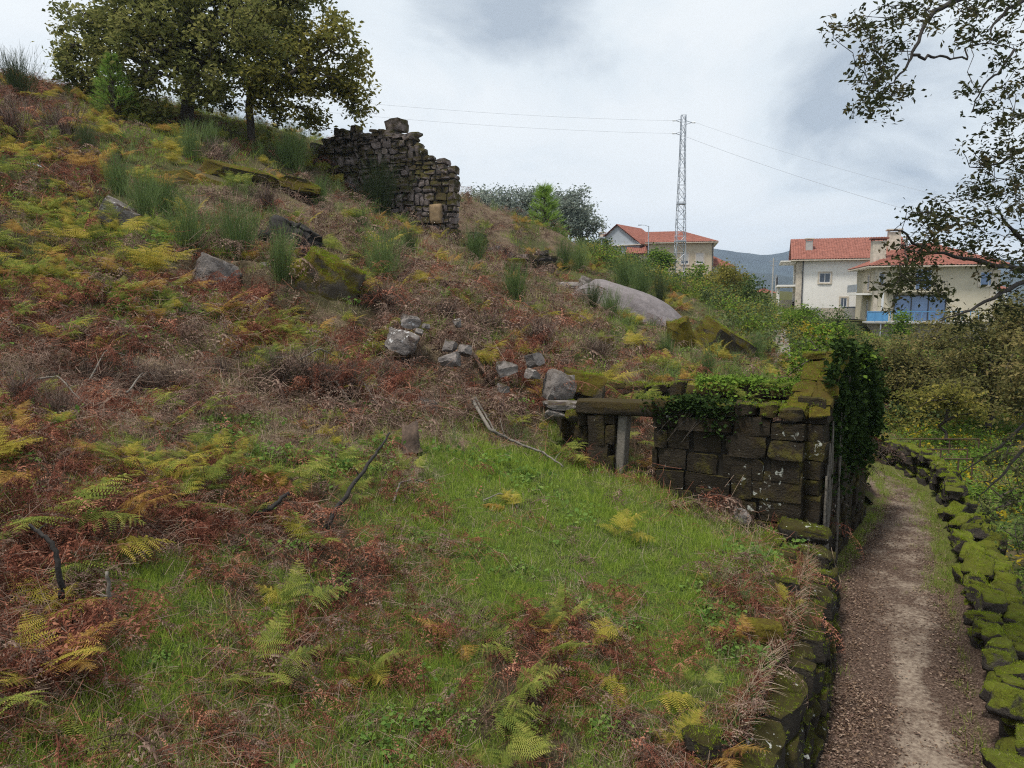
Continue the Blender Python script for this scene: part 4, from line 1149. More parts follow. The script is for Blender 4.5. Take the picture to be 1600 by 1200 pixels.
    for k in range(4):
        (a, b), (c, d) = cn[k], cn[(k + 1) % 4]; mb = MB()
        for i, (z0, z1) in enumerate(zip(zs[:-1], zs[1:])):
            q0, q1 = (((a, b), (c, d)) if i % 2 else ((c, d), (a, b)))
            mb.tube([p + [q0[0] * hw(z0), q0[1] * hw(z0), z0], p + [q1[0] * hw(z1), q1[1] * hw(z1), z1]], .035, 4)
            mb.tube([p + [a * hw(z1), b * hw(z1), z1], p + [c * hw(z1), d * hw(z1), z1]], .022, 4)
        obj('bracing', mb, MAT['steel'], t)
    ends = []
    for dx, v in ((-1.1, 189), (1.15, 192), (-1.1, 209)):
        z = D * kz(v) + CZ - p[2]; e = p + [dx, -.2, z]; s_ = np.sign(dx)
        arm = obj('crossarm', MB().tube([p + [s_ * hw(z), -.2, z + .25], e], .045, 4).tube([p + [s_ * hw(z), -.2, z - .25], e], .045, 4), MAT['steel'], t)
        obj('insulator', MB().tube([e, e + [.45 * s_, -.1, -.02]], [.09, .12], 8), MAT['white_plastic'], arm); ends.append(e + [.45 * s_, -.1, -.02])
        for zz in (H * .50, H * .27): pass
    for z in (H * .49, H * .27): obj('collar', MB().box(p + [0, 0, z], (hw(z) * 2.25, hw(z) * 2.25, .16)), MAT['steel'], t)
    # the lines
    def wire(a, b, sag, lab, r=.0105):
        q = np.linspace(0, 1, 40)[:, None]; P = a + (b - a) * q; P[:, 2] -= sag * 4 * (q * (1 - q))[:, 0]
        tag(obj('power_line', MB().tube(P, r, 4), MAT['cable']), lab, 'cable', 'power lines of the pylon')
    wire(ends[0], at(-250, 55, 70), 1.6, 'upper power line running left from the pylon toward the oaks')
    wire(ends[2], at(-250, 75, 72), 1.6, 'lower power line running left from the pylon toward the oaks')
    wire(ends[1], at(1900, 398, 78), 1.3, 'upper power line running right from the pylon above the houses')
    wire(p + [.5, 0, D * kz(214) + CZ - p[2]], at(1900, 440, 80), 1.5, 'lower power line running right from the pylon above the houses', .015)


build_village()
# ------------------------------------------------------------------ plants: building blocks
def frond(rng, L=1.0, a0=.25, a1=1.75, n=13, wid=.40, stipe=.32, dead=0.0, k=9, bend=0.0):
    """one bracken frond: arching midrib, pairs of leaflets, each edged with small lobes"""
    mb = MB(); m = 15; t = np.linspace(0, 1, m); a = a0 + (a1 - a0) * t ** 1.25
    st = np.stack([np.sin(a), bend * t, np.cos(a)], 1) * L / (m - 1)
    P = np.vstack([[0, 0, 0], np.cumsum(st[1:], 0)])
    mb.tube(P, np.linspace(.0058, .0018, m) * L ** .5, 3, .25)
    at_ = lambda q: np.array([np.interp(q, t, P[:, i]) for i in range(3)])
    for i in range(n):
        q = stipe + (1 - stipe) * (i + .2) / n; p = at_(q); an = np.interp(q, t, a)
        T = np.array([math.sin(an), 0, math.cos(an)]); N = np.array([-math.cos(an), 0, math.sin(an)])
        w = max(.05, (1 - i / n) ** .85) * (.85 if i == 0 else 1)
        for sd in (-1, 1):
            ln = wid * L * w * rng.uniform(.85, 1.1) * (1 - .25 * dead * rng.random())
            q2 = .35 + .25 * (i / n) + rng.normal() * (.06 + .4 * dead); S = np.array([0, sd, 0.])
            d = S * math.cos(q2) + T * math.sin(q2) + N * rng.normal() * (.06 + .35 * dead); d /= np.linalg.norm(d)
            if dead: d = d + np.array([0, 0, -.5 - .7 * rng.random()]) * dead; d /= np.linalg.norm(d)
            r = np.linspace(.04, 1, k); drop = (.18 + .5 * dead * rng.random()) * ln
            C = p + d * (ln * r)[:, None] - np.array([0, 0, 1.0]) * (drop * r ** 2)[:, None]
            N2 = N + rng.normal(size=3) * (.1 + .5 * dead); lat = np.cross(d, N2); lat /= np.linalg.norm(lat) + 1e-9
            sp = ln / k; tint = np.clip(.45 + rng.normal() * .28 + .3 * (q - .6), 0, 1)
            for e in (-1, 1):
                pl = (ln * .175 * (1 - r) ** .7 + .004 * L) * (1 - .45 * dead * rng.random(k)); D2 = lat * e * .9 + d * .42
                if dead: D2 = D2[None] + rng.normal(size=(k, 3)) * .45 * dead
                else: D2 = D2[None] + np.zeros((k, 3))
                tip = C + D2 * pl[:, None] - np.array([0, 0, 1.]) * (pl * .18)[:, None]
                A, B = C - d * sp * .36, C + d * sp * .26
                V = np.stack([A, B, tip + d * sp * .16, tip - d * sp * .05], 1).reshape(-1, 3)
                f = np.arange(k * 4).reshape(k, 4); mb.add(V, f if e > 0 else f[:, ::-1], np.repeat(np.clip(tint + rng.normal(size=k) * .1, 0, 1), 4))
    return mb


def xf(yaw, tilt, s):           # tilt forward, then turn
    return rotz(yaw) @ rot((0, 1, 0), tilt) * s


RF = np.random.default_rng(77)
FR_LIVE = [frond(RF, 1.0, RF.uniform(.15, .5), RF.uniform(.85, 1.6), 14 + k % 3, RF.uniform(.34, .44), RF.uniform(.26, .38), (0, .10, .20, .05, .3, .14, .08)[k], 10, RF.normal() * .3) for k in range(7)]
FR_DEAD = [frond(RF, 1.0, RF.uniform(.2, .7), RF.uniform(1.6, 2.4), 12, RF.uniform(.30, .40), RF.uniform(.15, .3), RF.uniform(.6, 1), 6, RF.normal() * .3) for k in range(5)]


def clump(frs, n, rng, spread=.12, s=(.7, 1.1), tilt=(-.1, .5)):
    mb = MB()
    for k in range(n):
        a = 2 * math.pi * (k + rng.uniform(-.35, .35)) / n
        mb.merge(frs[int(rng.integers(len(frs)))], xf(a, rng.uniform(*tilt), rng.uniform(*s)), np.array([rng.normal() * spread, rng.normal() * spread, -.02]), rng.normal() * .12)
    return mb


def blades(rng, n, L, w, spread, lean, seg=2, curl=.5):
    mb = MB()
    for k in range(n):
        l = L * rng.uniform(.5, 1.1); a = rng.uniform(0, 6.283); ln = abs(rng.normal()) * lean; t = np.linspace(0, 1, seg + 1)
        an = ln + curl * t * rng.uniform(.3, 1.3); st = np.stack([np.sin(an), 0 * an, np.cos(an)], 1) * l / seg
        P = np.vstack([[0, 0, 0], np.cumsum(st[:-1], 0)]) @ rotz(a).T + np.array([rng.normal() * spread, rng.normal() * spread, -.01])
        b = rng.uniform(0, 6.283); W = np.array([math.cos(b), math.sin(b), 0]) * w; ww = np.array([1, .75, .12] if seg == 2 else list(np.linspace(1, .2, seg + 1)))[:, None]
        V, f = grid(*np.moveaxis(np.stack([P - W * ww, P + W * ww], 1), 2, 0)); mb.add(V, f, rng.random())
    return mb


def leafcards(C, s, rng, up=.4, fold=.25, tint=None, aspect=.55):
    """many leaves: folded kites at the points C, size s each"""
    n = len(C); s = np.broadcast_to(s, (n,)) * rng.uniform(.55, 1.4, n)
    d = rng.normal(size=(n, 3)); d[:, 2] *= .6; d /= np.linalg.norm(d, axis=1)[:, None]
    N = rng.normal(size=(n, 3)); N[:, 2] = np.abs(N[:, 2]) + up; X = np.cross(d, N); X /= np.linalg.norm(X, axis=1)[:, None] + 1e-9
    N = np.cross(X, d)
    S = s[:, None]
    V = np.stack([C - d * S * .5, C + X * S * aspect * .5 + N * S * fold * .3 - d * S * .02, C + d * S * .55, C - X * S * aspect * .5 + N * S * fold * .3 - d * S * .02], 1)
    t = rng.random(n) if tint is None else np.clip(tint + rng.normal(size=n) * .18, 0, 1)
    return V.reshape(-1, 3), np.arange(n * 4).reshape(n, 4), np.repeat(t, 4)


def lobe_points(lobes, dens, rng, shell=.5):
    out = []
    for (c, r) in lobes:
        r = np.broadcast_to(np.asarray(r, float), (3,)); n = max(3, int(dens * float(np.prod(r)) ** (2 / 3)))
        d = rng.normal(size=(n, 3)); d /= np.linalg.norm(d, axis=1)[:, None]
        out.append(np.asarray(c) + d * r * (rng.random(n) ** shell)[:, None])
    return np.concatenate(out)


def grow(path, targets, rng, step=.5, wig=.12, tip=.012, power=.42, maxr=.4):
    """branch out from a trunk path to every target; returns edges with radii"""
    N = [np.array(p, float) for p in path]; par = [-1] + list(range(len(path) - 1)); ln = list(np.concatenate([[0], np.cumsum(np.linalg.norm(np.diff(np.array(path), axis=0), axis=1))]))
    base = len(path) // 2; ends = []
    for T in targets[np.argsort(np.linalg.norm(targets - N[-1], axis=1))]:
        A = np.array(N[base:]); dd = np.linalg.norm(A - T, axis=1); k = int(np.argmin(dd + .18 * np.array(ln[base:]) + .35 * np.maximum(0, A[:, 2] - T[2]))) + base
        D = dd[k - base]; m = max(1, int(D / step)); p0 = N[k]; j = k
        for i in range(1, m + 1):
            q = i / m; p = p0 + (T - p0) * q + (rng.normal(size=3) * wig * step + np.array([0, 0, .10 * D]) * 4 * q * (1 - q) * .5) * (i < m)
            N.append(p); par.append(j); ln.append(ln[j] + D / m); j = len(N) - 1
        ends.append(j)
    N, par = np.array(N), np.array(par); cnt = np.zeros(len(N)); cnt[ends] = 1
    for i in range(len(N) - 1, 0, -1): cnt[par[i]] += cnt[i]
    rad = np.minimum(tip * np.maximum(cnt, 1) ** power, maxr)
    i = np.arange(1, len(N)); return N[par[1:]], N[1:], rad[par[1:]], rad[1:], cnt[1:]


def tree(name, label, cat, base, lobes, leaf, rng, dens=14, nleaf=60, sig=.28, lsize=.13, trunk=None, bark='bark', group=None, tip=.014, top=None, maxr=.4, shell=.5, core=None, up=.4, extra=None):
    base = np.asarray(base, float); t = thing(name, label, cat, base, group)
    Tg = lobe_points(lobes, dens, rng, shell)
    if extra is not None: Tg = np.vstack([Tg, extra])
    if trunk is None:
        c = np.mean([l[0] for l in lobes], 0); trunk = [base + (c - base) * q + np.array([rng.normal() * .08, rng.normal() * .08, 0]) * (q > 0) for q in np.linspace(0, .62, 6)]
        trunk[0] = trunk[0] - np.array([0, 0, .4])
    P0, P1, r0, r1, cnt = grow(trunk, Tg, rng, tip=tip, maxr=maxr)
    big = r0 > .045
    mb = MB()
    if big.any(): mb.edges(P0[big], P1[big], r0[big], r1[big], 7)
    if (~big).any(): mb.edges(P0[~big], P1[~big], r0[~big], r1[~big], 3)
    obj('trunk', mb, MAT[bark], t, smooth=True)
    C = np.repeat(Tg, nleaf, 0); C = C + rng.normal(size=C.shape) * sig * np.array([1, 1, .75])
    tint = np.repeat(np.clip(.45 + rng.normal(size=len(Tg)) * .22, 0, 1), nleaf)
    V, f, tt = leafcards(C, lsize, rng, up, tint=tint)
    obj('crown', MB().add(V, f, tt), MAT[leaf], t)
    return t


# ------------------------------------------------------------------ scattering of what nobody could count
def scatter(name, pts, rots, scl, var, meshes, label):
    src = bpy.data.collections.new(name + '_kinds')
    for k, me in enumerate(meshes):
        src.objects.link(bpy.data.objects.new('%s_kind.%03d' % (name, k), me))
    me = bpy.data.meshes.new(name); me.vertices.add(len(pts)); me.vertices.foreach_set('co', np.asarray(pts, np.float32).ravel())
    for nm, ty, dat, key in (('rot', 'FLOAT_VECTOR', rots, 'vector'), ('scl', 'FLOAT', scl, 'value'), ('var', 'INT', var, 'value')):
        a = me.attributes.new(nm, ty, 'POINT'); a.data.foreach_set(key, np.ascontiguousarray(dat, np.int32 if ty == 'INT' else np.float32).ravel())
    ng = bpy.data.node_groups.new(name, 'GeometryNodeTree')
    ng.interface.new_socket('Geometry', in_out='INPUT', socket_type='NodeSocketGeometry'); ng.interface.new_socket('Geometry', in_out='OUTPUT', socket_type='NodeSocketGeometry')
    n = ng.nodes.new; L = ng.links.new
    i, o, ip, ci = n('NodeGroupInput'), n('NodeGroupOutput'), n('GeometryNodeInstanceOnPoints'), n('GeometryNodeCollectionInfo')
    ci.inputs['Collection'].default_value = src; ci.inputs['Separate Children'].default_value = True; ci.inputs['Reset Children'].default_value = True
    def attr(nm, ty):
        a = n('GeometryNodeInputNamedAttribute'); a.data_type = ty; a.inputs['Name'].default_value = nm; return a.outputs['Attribute']
    L(i.outputs[0], ip.inputs['Points']); L(ci.outputs[0], ip.inputs['Instance']); ip.inputs['Pick Instance'].default_value = True
    L(attr('var', 'INT'), ip.inputs['Instance Index']); e = n('FunctionNodeEulerToRotation'); L(attr('rot', 'FLOAT_VECTOR'), e.inputs[0]); L(e.outputs[0], ip.inputs['Rotation']); L(attr('scl', 'FLOAT'), ip.inputs['Scale'])
    L(ip.outputs[0], o.inputs[0])
    ob = link(bpy.data.objects.new(name, me)); md = ob.modifiers.new('scatter', 'NODES'); md.node_group = ng
    return tag(ob, label, None, None, 'stuff')


def ground_samples(n, rng, y0=2.6, y1=46, power=1.0, marg=1.25):
    """random points of the hillside, thinned with distance so that they look even in the picture"""
    q = rng.random(n)
    y = y0 * y1 / (y1 - q * (y1 - y0)) if power == 2 else (y0 ** .5 + (y1 ** .5 - y0 ** .5) * q) ** 2 if power == .5 else y0 * (y1 / y0) ** q
    x = (rng.random(n) * 2 - 1) * (y * .79 + 2.4) * marg / 1.25
    ok = (x < np.where(y < 24, edge(y) - .02, 60)); x, y = x[ok], y[ok]
    # keep out of the ruined house walls
    return x, y, hill(x, y)


def inside_ruin(x, y):
    A = np.array([C0, C3, C2, C1]); s = np.ones(len(x), bool)
    for k in range(4):
        a, b = A[k], A[(k + 1) % 4]; s &= ((b[0] - a[0]) * (y - a[1]) - (b[1] - a[1]) * (x - a[0])) > 0
    return s


def slope_rot(x, y, rng, tilt=.15, follow=.6):
    e = .15; gx = (hill0(x + e, y) - hill0(x - e, y)) / (2 * e); gy = (hill0(x, y + e) - hill0(x, y - e)) / (2 * e)
    return np.stack([np.arctan(gy) * follow + rng.normal(size=len(x)) * tilt, -np.arctan(gx) * follow + rng.normal(size=len(x)) * tilt, rng.uniform(0, 6.283, len(x))], 1)


def stand(x, y, s, w=1.5):
    return np.clip((fbm(x / w, y / w, s) + .02) / .14, 0, 1)


def free(x, y, ruin=False):                 # not on a boulder, not in the ruin, not on a steep bank
    k = ~inside_ruin(x, y) | ruin
    for a, b, r in BLOCKED:
        k &= (((x - a) / r) ** 2 + ((y - b + .25 * r) / (r * 1.15)) ** 2) > .8
    return k


def broom_mesh(rng, n=130, H=1.0, w=.0038, mat='broom'):
    mb = MB()
    for k in range(n):
        a = rng.uniform(0, 6.283); r = abs(rng.normal()) * .10; ln = abs(rng.normal()) * .42; l = H * rng.uniform(.45, 1.05); t = np.linspace(0, 1, 4)
        an = ln * (1 - .35 * t) ; d = np.array([math.cos(a), math.sin(a)]); st = np.concatenate([np.sin(an)[:, None] * d, np.cos(an)[:, None]], 1) * l / 3
        P = np.vstack([[0, 0, 0], np.cumsum(st[:-1], 0)]) + np.array([d[0] * r, d[1] * r, -.03]) + rng.normal(size=(4, 3)) * .012
        mb.tube(P, np.array([w, w, w * .8, w * .3]), 3, rng.random())
        for j in range(4):
            q = rng.uniform(.35, .95); p = P[0] + (P[-1] - P[0]) * q; e = p + np.array([d[0] * .06 + rng.normal() * .07, d[1] * .06 + rng.normal() * .07, l * .22]); mb.tube([p, e], [w * .7, w * .25], 3, rng.random())
    return mb


def build_cover():
    rng = np.random.default_rng(99)
    # grass
    kinds = []
    for m, n_, L, w, sp, lean in (('grass', 22, .13, .0028, .055, .5), ('grass', 18, .18, .003, .06, .6), ('grass', 26, .09, .0026, .07, .5),
                                  ('grass_mix', 16, .16, .0030, .07, .7), ('grass_mix', 18, .12, .0030, .07, .8), ('straw', 8, .17, .0024, .10, 1.1), ('straw', 12, .12, .0024, .10, 1.2)):
        kinds.append(blades(rng, n_, L, w, sp, lean).mesh('grass_clump', MAT[m]))
    x, y, z = ground_samples(185000, rng, 2.8, 56, 1)
    c = cover(x, y, z); p = np.array([1.0, .75, .22, .62, .35, .4, .5])[c] * np.clip(1.25 - y / 60, .5, 1)
    k = rng.random(len(x)) < p * .56; x, y, z, c = x[k], y[k], z[k], c[k]
    k = free(x, y); x, y, z, c = x[k], y[k], z[k], c[k]
    r = rng.random(len(x)); patch = fbm(x / .7, y / .7, 71) + fbm(x / 2.1, y / 2.1, 72)
    gk = rng.integers(0, 3, len(x)); mk_ = rng.integers(3, 5, len(x)); sk = rng.integers(5, 7, len(x))
    gp = np.array([.80, .62, .20, .12, .44, .36, .50])[c] + patch * .85; mp = gp + np.array([.05, .20, .25, .25, .35, .3, .35])[c]
    var = np.where(r < gp, gk, np.where(r < mp, mk_, sk))
    sc = rng.uniform(.5, 1.15, len(x)) * np.clip(y / 9, .85, 2.6) * np.where(c == 0, .85, 1.0)
    scatter('grass', np.stack([x, y, z], 1), slope_rot(x, y, rng, .2, .3), sc, var, kinds, 'short green grass mixed with dry straw over the terrace and slope')
    # low broad leaved herbs
    herb = []
    for k in range(4):
        C = rng.normal(size=(26, 3)) * [.09, .09, .02] + [0, 0, .05]; V, f, t = leafcards(C, .045, rng, 1.5, aspect=.8); herb.append(MB().add(V, f, t).mesh('herb_clump', MAT['herb']))
    x, y, z = ground_samples(26000, rng, 2.8, 30, 1); c = cover(x, y, z)
    k = (fbm(x / .9, y / .9, 5) > .10) & (rng.random(len(x)) < np.array([.2, .5, .1, .05, .3, .2, .4])[c]) & free(x, y); x, y, z = x[k], y[k], z[k]
    scatter('ground_cover', np.stack([x, y, z], 1), slope_rot(x, y, rng, .2, .8), rng.uniform(.6, 1.3, len(x)) * np.clip(y / 8, .8, 2), rng.integers(0, 4, len(x)), herb, 'low green herbs creeping between the grass')
    # dead bracken litter: flat broken fronds and straws matted on the ground
    lit = []
    for k in range(5):
        mb = MB()
        for j in range(3): mb.merge(FR_DEAD[(k + j) % 5], xf(rng.uniform(0, 6.3), rng.uniform(.9, 1.5), rng.uniform(.35, .7)), np.array([rng.normal() * .15, rng.normal() * .15, .03]), rng.normal() * .2)
        for j in range(11):
            a = rng.uniform(0, 6.3); l = rng.uniform(.10, .38); p = rng.normal(size=3) * [.2, .2, .02] + [0, 0, .05]
            mb.tube([p, p + [math.cos(a) * l / 2, math.sin(a) * l / 2, rng.normal() * .04], p + [math.cos(a) * l, math.sin(a) * l, rng.normal() * .05]], .002, 3, rng.uniform(.45, 1))
        lit.append(mb.mesh('bracken_litter', MAT['fern_dead' if k < 2 else 'fern_dull']))
    x, y, z = ground_samples(50000, rng, 2.6, 60, 1); c = cover(x, y, z)
    k = (rng.random(len(x)) < np.array([.02, .13, .38, .40, .13, .10, .12])[c] * (.3 + 1.2 * stand(x, y, 19, 1.0))) & free(x, y, True); x, y, z, c = x[k], y[k], z[k], c[k]
    var = np.where(rng.random(len(x)) < np.array([.5, .5, .62, .15, .5, .3, .4])[c], rng.integers(0, 2, len(x)), rng.integers(2, 5, len(x)))
    scatter('bracken_litter', np.stack([x, y, z], 1), slope_rot(x, y, rng, .25, .9), rng.uniform(.6, 1.3, len(x)) * np.clip(y / 9, .8, 2.0), var, lit, 'matted dead bracken and straw lying over the hillside')
    # standing dead bracken, too many to count
    dk = [clump(FR_DEAD, 5, rng, .10, (.45, .85), (-.2, .6)).mesh('dead_bracken', MAT['fern_dead' if k < 3 else 'fern_dull']) for k in range(5)]
    x, y, z = ground_samples(18500, rng, 2.8, 66, 1); c = cover(x, y, z)
    k = (rng.random(len(x)) < np.array([.006, .17, .70, .12, .28, .06, .12])[c] * (.06 + 1.5 * stand(x, y, 23, 1.3))) & free(x, y, True); x, y, z = x[k], y[k], z[k]
    scatter('dead_bracken', np.stack([x, y, z], 1), slope_rot(x, y, rng, .15, .5), rng.uniform(.5, 1.1, len(x)) * np.clip(y / 13, .75, 1.5), rng.choice(5, len(x), p=(.27, .27, .26, .1, .1)), dk, 'red brown dead bracken massed over the slope')
    # living bracken of the upper slope, the part nobody could count
    lk = [clump(FR_LIVE, 6, rng, .13, (.4, .75), (-.25, .4)).mesh('bracken', MAT[('fern_yellow', 'fern_green', 'fern_orange', 'fern_green', 'fern_yellow')[k]]) for k in range(5)]
    x, y, z = ground_samples(10000, rng, 4.5, 72, 1); c = cover(x, y, z)
    k = (rng.random(len(x)) < np.array([.004, .02, .13, .07, .72, .26, .36])[c] * np.clip(y / 15, .3, 1.3) * (.05 + 1.5 * stand(x, y, 29, 1.9))) & free(x, y); x, y, z = x[k], y[k], z[k]
    scatter('bracken', np.stack([x, y, z], 1), slope_rot(x, y, rng, .12, .4), rng.uniform(.55, 1.05, len(x)) * np.clip(y / 17, .7, 1.4), rng.integers(0, 5, len(x)), lk, 'yellowing bracken growing thickly over the upper slope')
    # seedlings of broom
    bk = [broom_mesh(rng, 26, .6, .0034).mesh('broom_seedling', MAT['broom']) for k in range(4)]
    x, y, z = ground_samples(5200, rng, 9, 60, 1); c = cover(x, y, z)
    k = (rng.random(len(x)) < np.array([.0, .01, .04, .12, .16, .12, .42])[c] * (.1 + 1.4 * stand(x, y, 37, 1.6))) & free(x, y); x, y, z = x[k], y[k], z[k]
    scatter('broom_seedlings', np.stack([x, y, z], 1), slope_rot(x, y, rng, .12, .2), rng.uniform(.5, 1.3, len(x)) * np.clip(y / 22, .6, 1.3), rng.integers(0, 4, len(x)), bk, 'thin green broom seedlings dotted over the upper slope')
    # undergrowth beyond the crest and down the village side
    uk = []
    for k in range(4):
        C = rng.normal(size=(160, 3)) * [.45, .45, .25] + [0, 0, .35]; V, f, t = leafcards(C, .12, rng, .5); uk.append(MB().add(V, f, t).mesh('undergrowth', MAT[('shrub_dark', 'shrub', 'oak_olive', 'broom_dark')[k]]))
    N = 9000; y = rng.uniform(26, 120, N) ** 1.0; x = rng.uniform(-.1, .75, N) * y; z = hill(x, y); u, v = px(x, y, z)
    k = (u > 840) & (x > 5) & ((y > 44) | (x > 12) & (y > 30)) & ~((np.abs(u - 1213) < 16) & (y < 70)) & ~((x > 34) & (y > 70)); x, y, z = x[k], y[k], z[k]
    scatter('undergrowth', np.stack([x, y, z], 1), slope_rot(x, y, rng, .1, .3), rng.uniform(.6, 1.5, len(x)), rng.integers(0, 4, len(x)), uk, 'scrubby undergrowth between the hillside and the village')
    # garden vegetation beyond the lane wall
    N = 5200; y = rng.uniform(13, 39, N); x = wallr(np.minimum(y, 28)) + 1.0 + rng.random(N) * 28; k = fbm(x / 2.5, y / 2.5, 61) > -.12; x, y = x[k], y[k]
    gk = [MB().add(*leafcards(rng.normal(size=(60, 3)) * [.22, .22, .12] + [0, 0, .15], .09, rng, .8)).mesh('garden_plant', MAT[m]) for m in ('shrub', 'ivy_bright', 'shrub_gold', 'herb')] + [blades(rng, 30, .5, .006, .2, .5).mesh('garden_plant', MAT['grass_mix']), blades(rng, 24, .5, .006, .22, .7).mesh('garden_plant', MAT['straw'])]
    var = rng.choice(6, len(x), p=(.26, .26, .10, .14, .16, .08))
    scatter('garden_plants', np.stack([x, y, np.full(len(x), -.15)], 1), np.stack([x * 0, x * 0, rng.uniform(0, 6.28, len(x))], 1), rng.uniform(.6, 1.5, len(x)), var, gk, 'yellow green garden plants growing beyond the lane wall')
    # leaves fallen on the path, tufts along its edges
    V, f, t = leafcards(rng.normal(size=(7, 3)) * [.09, .09, .006] + [0, 0, .012], .042, rng, 3.0, .5, aspect=.6); fl = [MB().add(V, f, t).mesh('fallen_leaf', MAT['litter'])]
    V, f, t = leafcards(rng.normal(size=(5, 3)) * [.09, .09, .006] + [0, 0, .012], .052, rng, 3.0, .5, aspect=.6); fl.append(MB().add(V, f, t).mesh('fallen_leaf', MAT['fern_dull']))
    N = 19000; y = 5.5 * (26 / 5.5) ** rng.random(N); s = rng.random(N); lo = edge(y) + .3; x = lo + (wallr(y) - lo) * s
    dens = np.interp(y, [9, 14, 20], [1, .6, .4]) * np.clip(np.abs(s - np.interp(y, [8, 10, 14, 22], [.68, .60, .6, .5])) * 3.2 - .22, .05, 1) * np.clip(.65 + 2.0 * fbm(x / .6, y / .6, 83), .10, 1.2)
    k = rng.random(N) < dens; x, y = x[k], y[k]
    z = fbm(x * 1.2, y * 1.2, 8) * .08 + fbm(x * 5, y * 5, 4) * .02 + .006
    scatter('fallen_leaves', np.stack([x, y, z], 1), np.stack([rng.normal(size=len(x)) * .1, rng.normal(size=len(x)) * .1, rng.uniform(0, 6.28, len(x))], 1), rng.uniform(.35, 1.1, len(x)), rng.integers(0, 2, len(x)), fl, 'brown fallen leaves strewn over the path')
    N = 3000; y = rng.uniform(6, 27, N); sd = rng.random(N) < .6; lo = edge(y) + .3
    x = np.where(sd, wallr(y) - np.abs(rng.normal(size=N)) * np.where(y > 13, .38, .18), lo + np.abs(rng.normal(size=N)) * .16); k = (rng.random(N) < np.where(y > 13, 1.0, .35)); x, y = x[k], y[k]
    scatter('verge_grass', np.stack([x, y, x * 0 + .02], 1), np.stack([x * 0, x * 0, rng.uniform(0, 6.28, len(x))], 1), rng.uniform(.5, 1.0, len(x)), rng.integers(0, 6, len(x)), kinds[:6], 'tufts of grass along the edges of the path')
    # growth hanging over the terrace edge and on the wall face
    N = 4200; y = rng.uniform(4, 13.2, N); dz = rng.random(N) ** 2.6; x = edge(y) + .05 + .2 * dz; z = hill(edge(y), y) * (1 - dz * .95) + .02
    hk = [blades(rng, 14, .34, .004, .06, 1.5, 3, 1.2).mesh('hanging_grass', MAT[m]) for m in ('straw', 'fern_dead', 'grass_mix', 'fern_dead')] + [clump(FR_DEAD, 3, rng, .05, (.25, .5), (.3, 1)).mesh('hanging_grass', MAT['fern_dead']), MB().add(*leafcards(rng.normal(size=(24, 3)) * [.09, .09, .1], .06, rng, .3)).mesh('hanging_grass', MAT['ivy'])]
    yaw = np.arctan2(-.82, .57) + rng.normal(size=N) * .5
    k = rng.random(N) < np.clip(.55 + 1.6 * fbm(y / .9, z / .9, 12), .1, 1); 
    scatter('hanging_growth', np.stack([x, y, z], 1)[k], np.stack([x * 0, x * 0 + .5, yaw], 1)[k], rng.uniform(.45, .95, N)[k], rng.choice(6, N, p=(.12, .22, .14, .16, .14, .22))[k], hk, 'dead grass and ferns hanging down the terrace wall')


build_cover()
# ------------------------------------------------------------------ single plants
_D = np.concatenate([np.arange(2.5, 30, .08), np.arange(30, 150, .4)])


def hit(u, v):                  # the hillside point seen at a pixel of the photograph
    b = (600 - v) / F; x = (u - 800) / F * _D / (CP + b * SP); z = CZ + _D * kz(v)
    k = np.nonzero(z <= hill(x, _D))[0]
    i = k[0] if len(k) else len(_D) - 1
    return np.array([x[i], _D[i], float(hill(x[i], _D[i]))])


FRM = {}
def frond_meshes(colour):
    if colour not in FRM:
        FRM[colour] = [f.mesh('frond', MAT['fern_' + colour]) for f in (FR_DEAD if colour in ('dead', 'dull') else FR_LIVE)]
    return FRM[colour]


def fern(p, colour, n, size, label, rng, group='bracken ferns growing on the hillside', tilt=(.0, .55), yaw0=None, fan=6.283, mixed=None):
    t = thing('bracken_fern', label, 'fern', p, group)
    for k in range(n):
        c = colour if mixed is None or rng.random() > .3 else mixed
        ms = frond_meshes(c); o = bpy.data.objects.new('frond', ms[int(rng.integers(len(ms)))])
        a = rng.uniform(0, 6.283) if yaw0 is None else yaw0 + (k + .5) / n * fan - fan / 2
        link(o, t, p + np.array([rng.normal() * .06, rng.normal() * .06, -.03]) * size); s = size * rng.uniform(.75, 1.12)
        o.scale = (s, s, s); o.rotation_euler = (rng.normal() * .15, rng.uniform(*tilt), a + rng.normal() * .2)
    return t


MARKS = [(512, 435, 'the mossy wedge boulder'), (181, 352, 'the pale angular block'), (338, 432, 'the flat pale rock face'), (640, 515, 'the tan boulder pair'), (640, 692, 'the jagged stump'), (590, 750, 'the charred stick'), (75, 870, 'the black bent stem'), (168, 935, 'the upright pale stick'),
         (640, 300, 'the gable ruin'), (292, 180, 'the dark oak trunk'), (393, 205, 'the olive oak trunk'), (180, 150, 'the young pine'), (160, 255, 'the dark crest rock'), (375, 268, 'the long mossed ledge'), (455, 370, 'the charred root'), (372, 370, 'the dense broom'), (222, 385, 'the tallest golden fern'), (835, 1000, 'the large meadow fern'),
         (55, 1030, 'the golden corner fern'), (985, 500, 'the smooth granite dome'), (808, 420, 'the tall yellow mossed boulder'), (745, 395, 'the round broom by the gable'), (870, 603, 'the round grey boulder'), (1066, 545, 'the yellow mossed upright boulder'), (745, 530, 'the dark hollow'), (880, 690, 'the fern by the doorway'), (545, 870, 'the large red brown heap'),
         (250, 740, 'the yellow green fern patch'), (395, 790, 'the charred branch'), (480, 600, 'the dark twig heap'), (755, 600, 'the dark grey log'), (120, 470, 'the wide dead bracken mass'), (30, 150, 'the skyline bush'), (300, 640, 'the lone grey green fern'), (600, 420, 'the tall slope broom'), (440, 410, 'the pale broom'), (225, 330, 'the wide broom'), (790, 690, 'the long grey branch')]
USED = set()


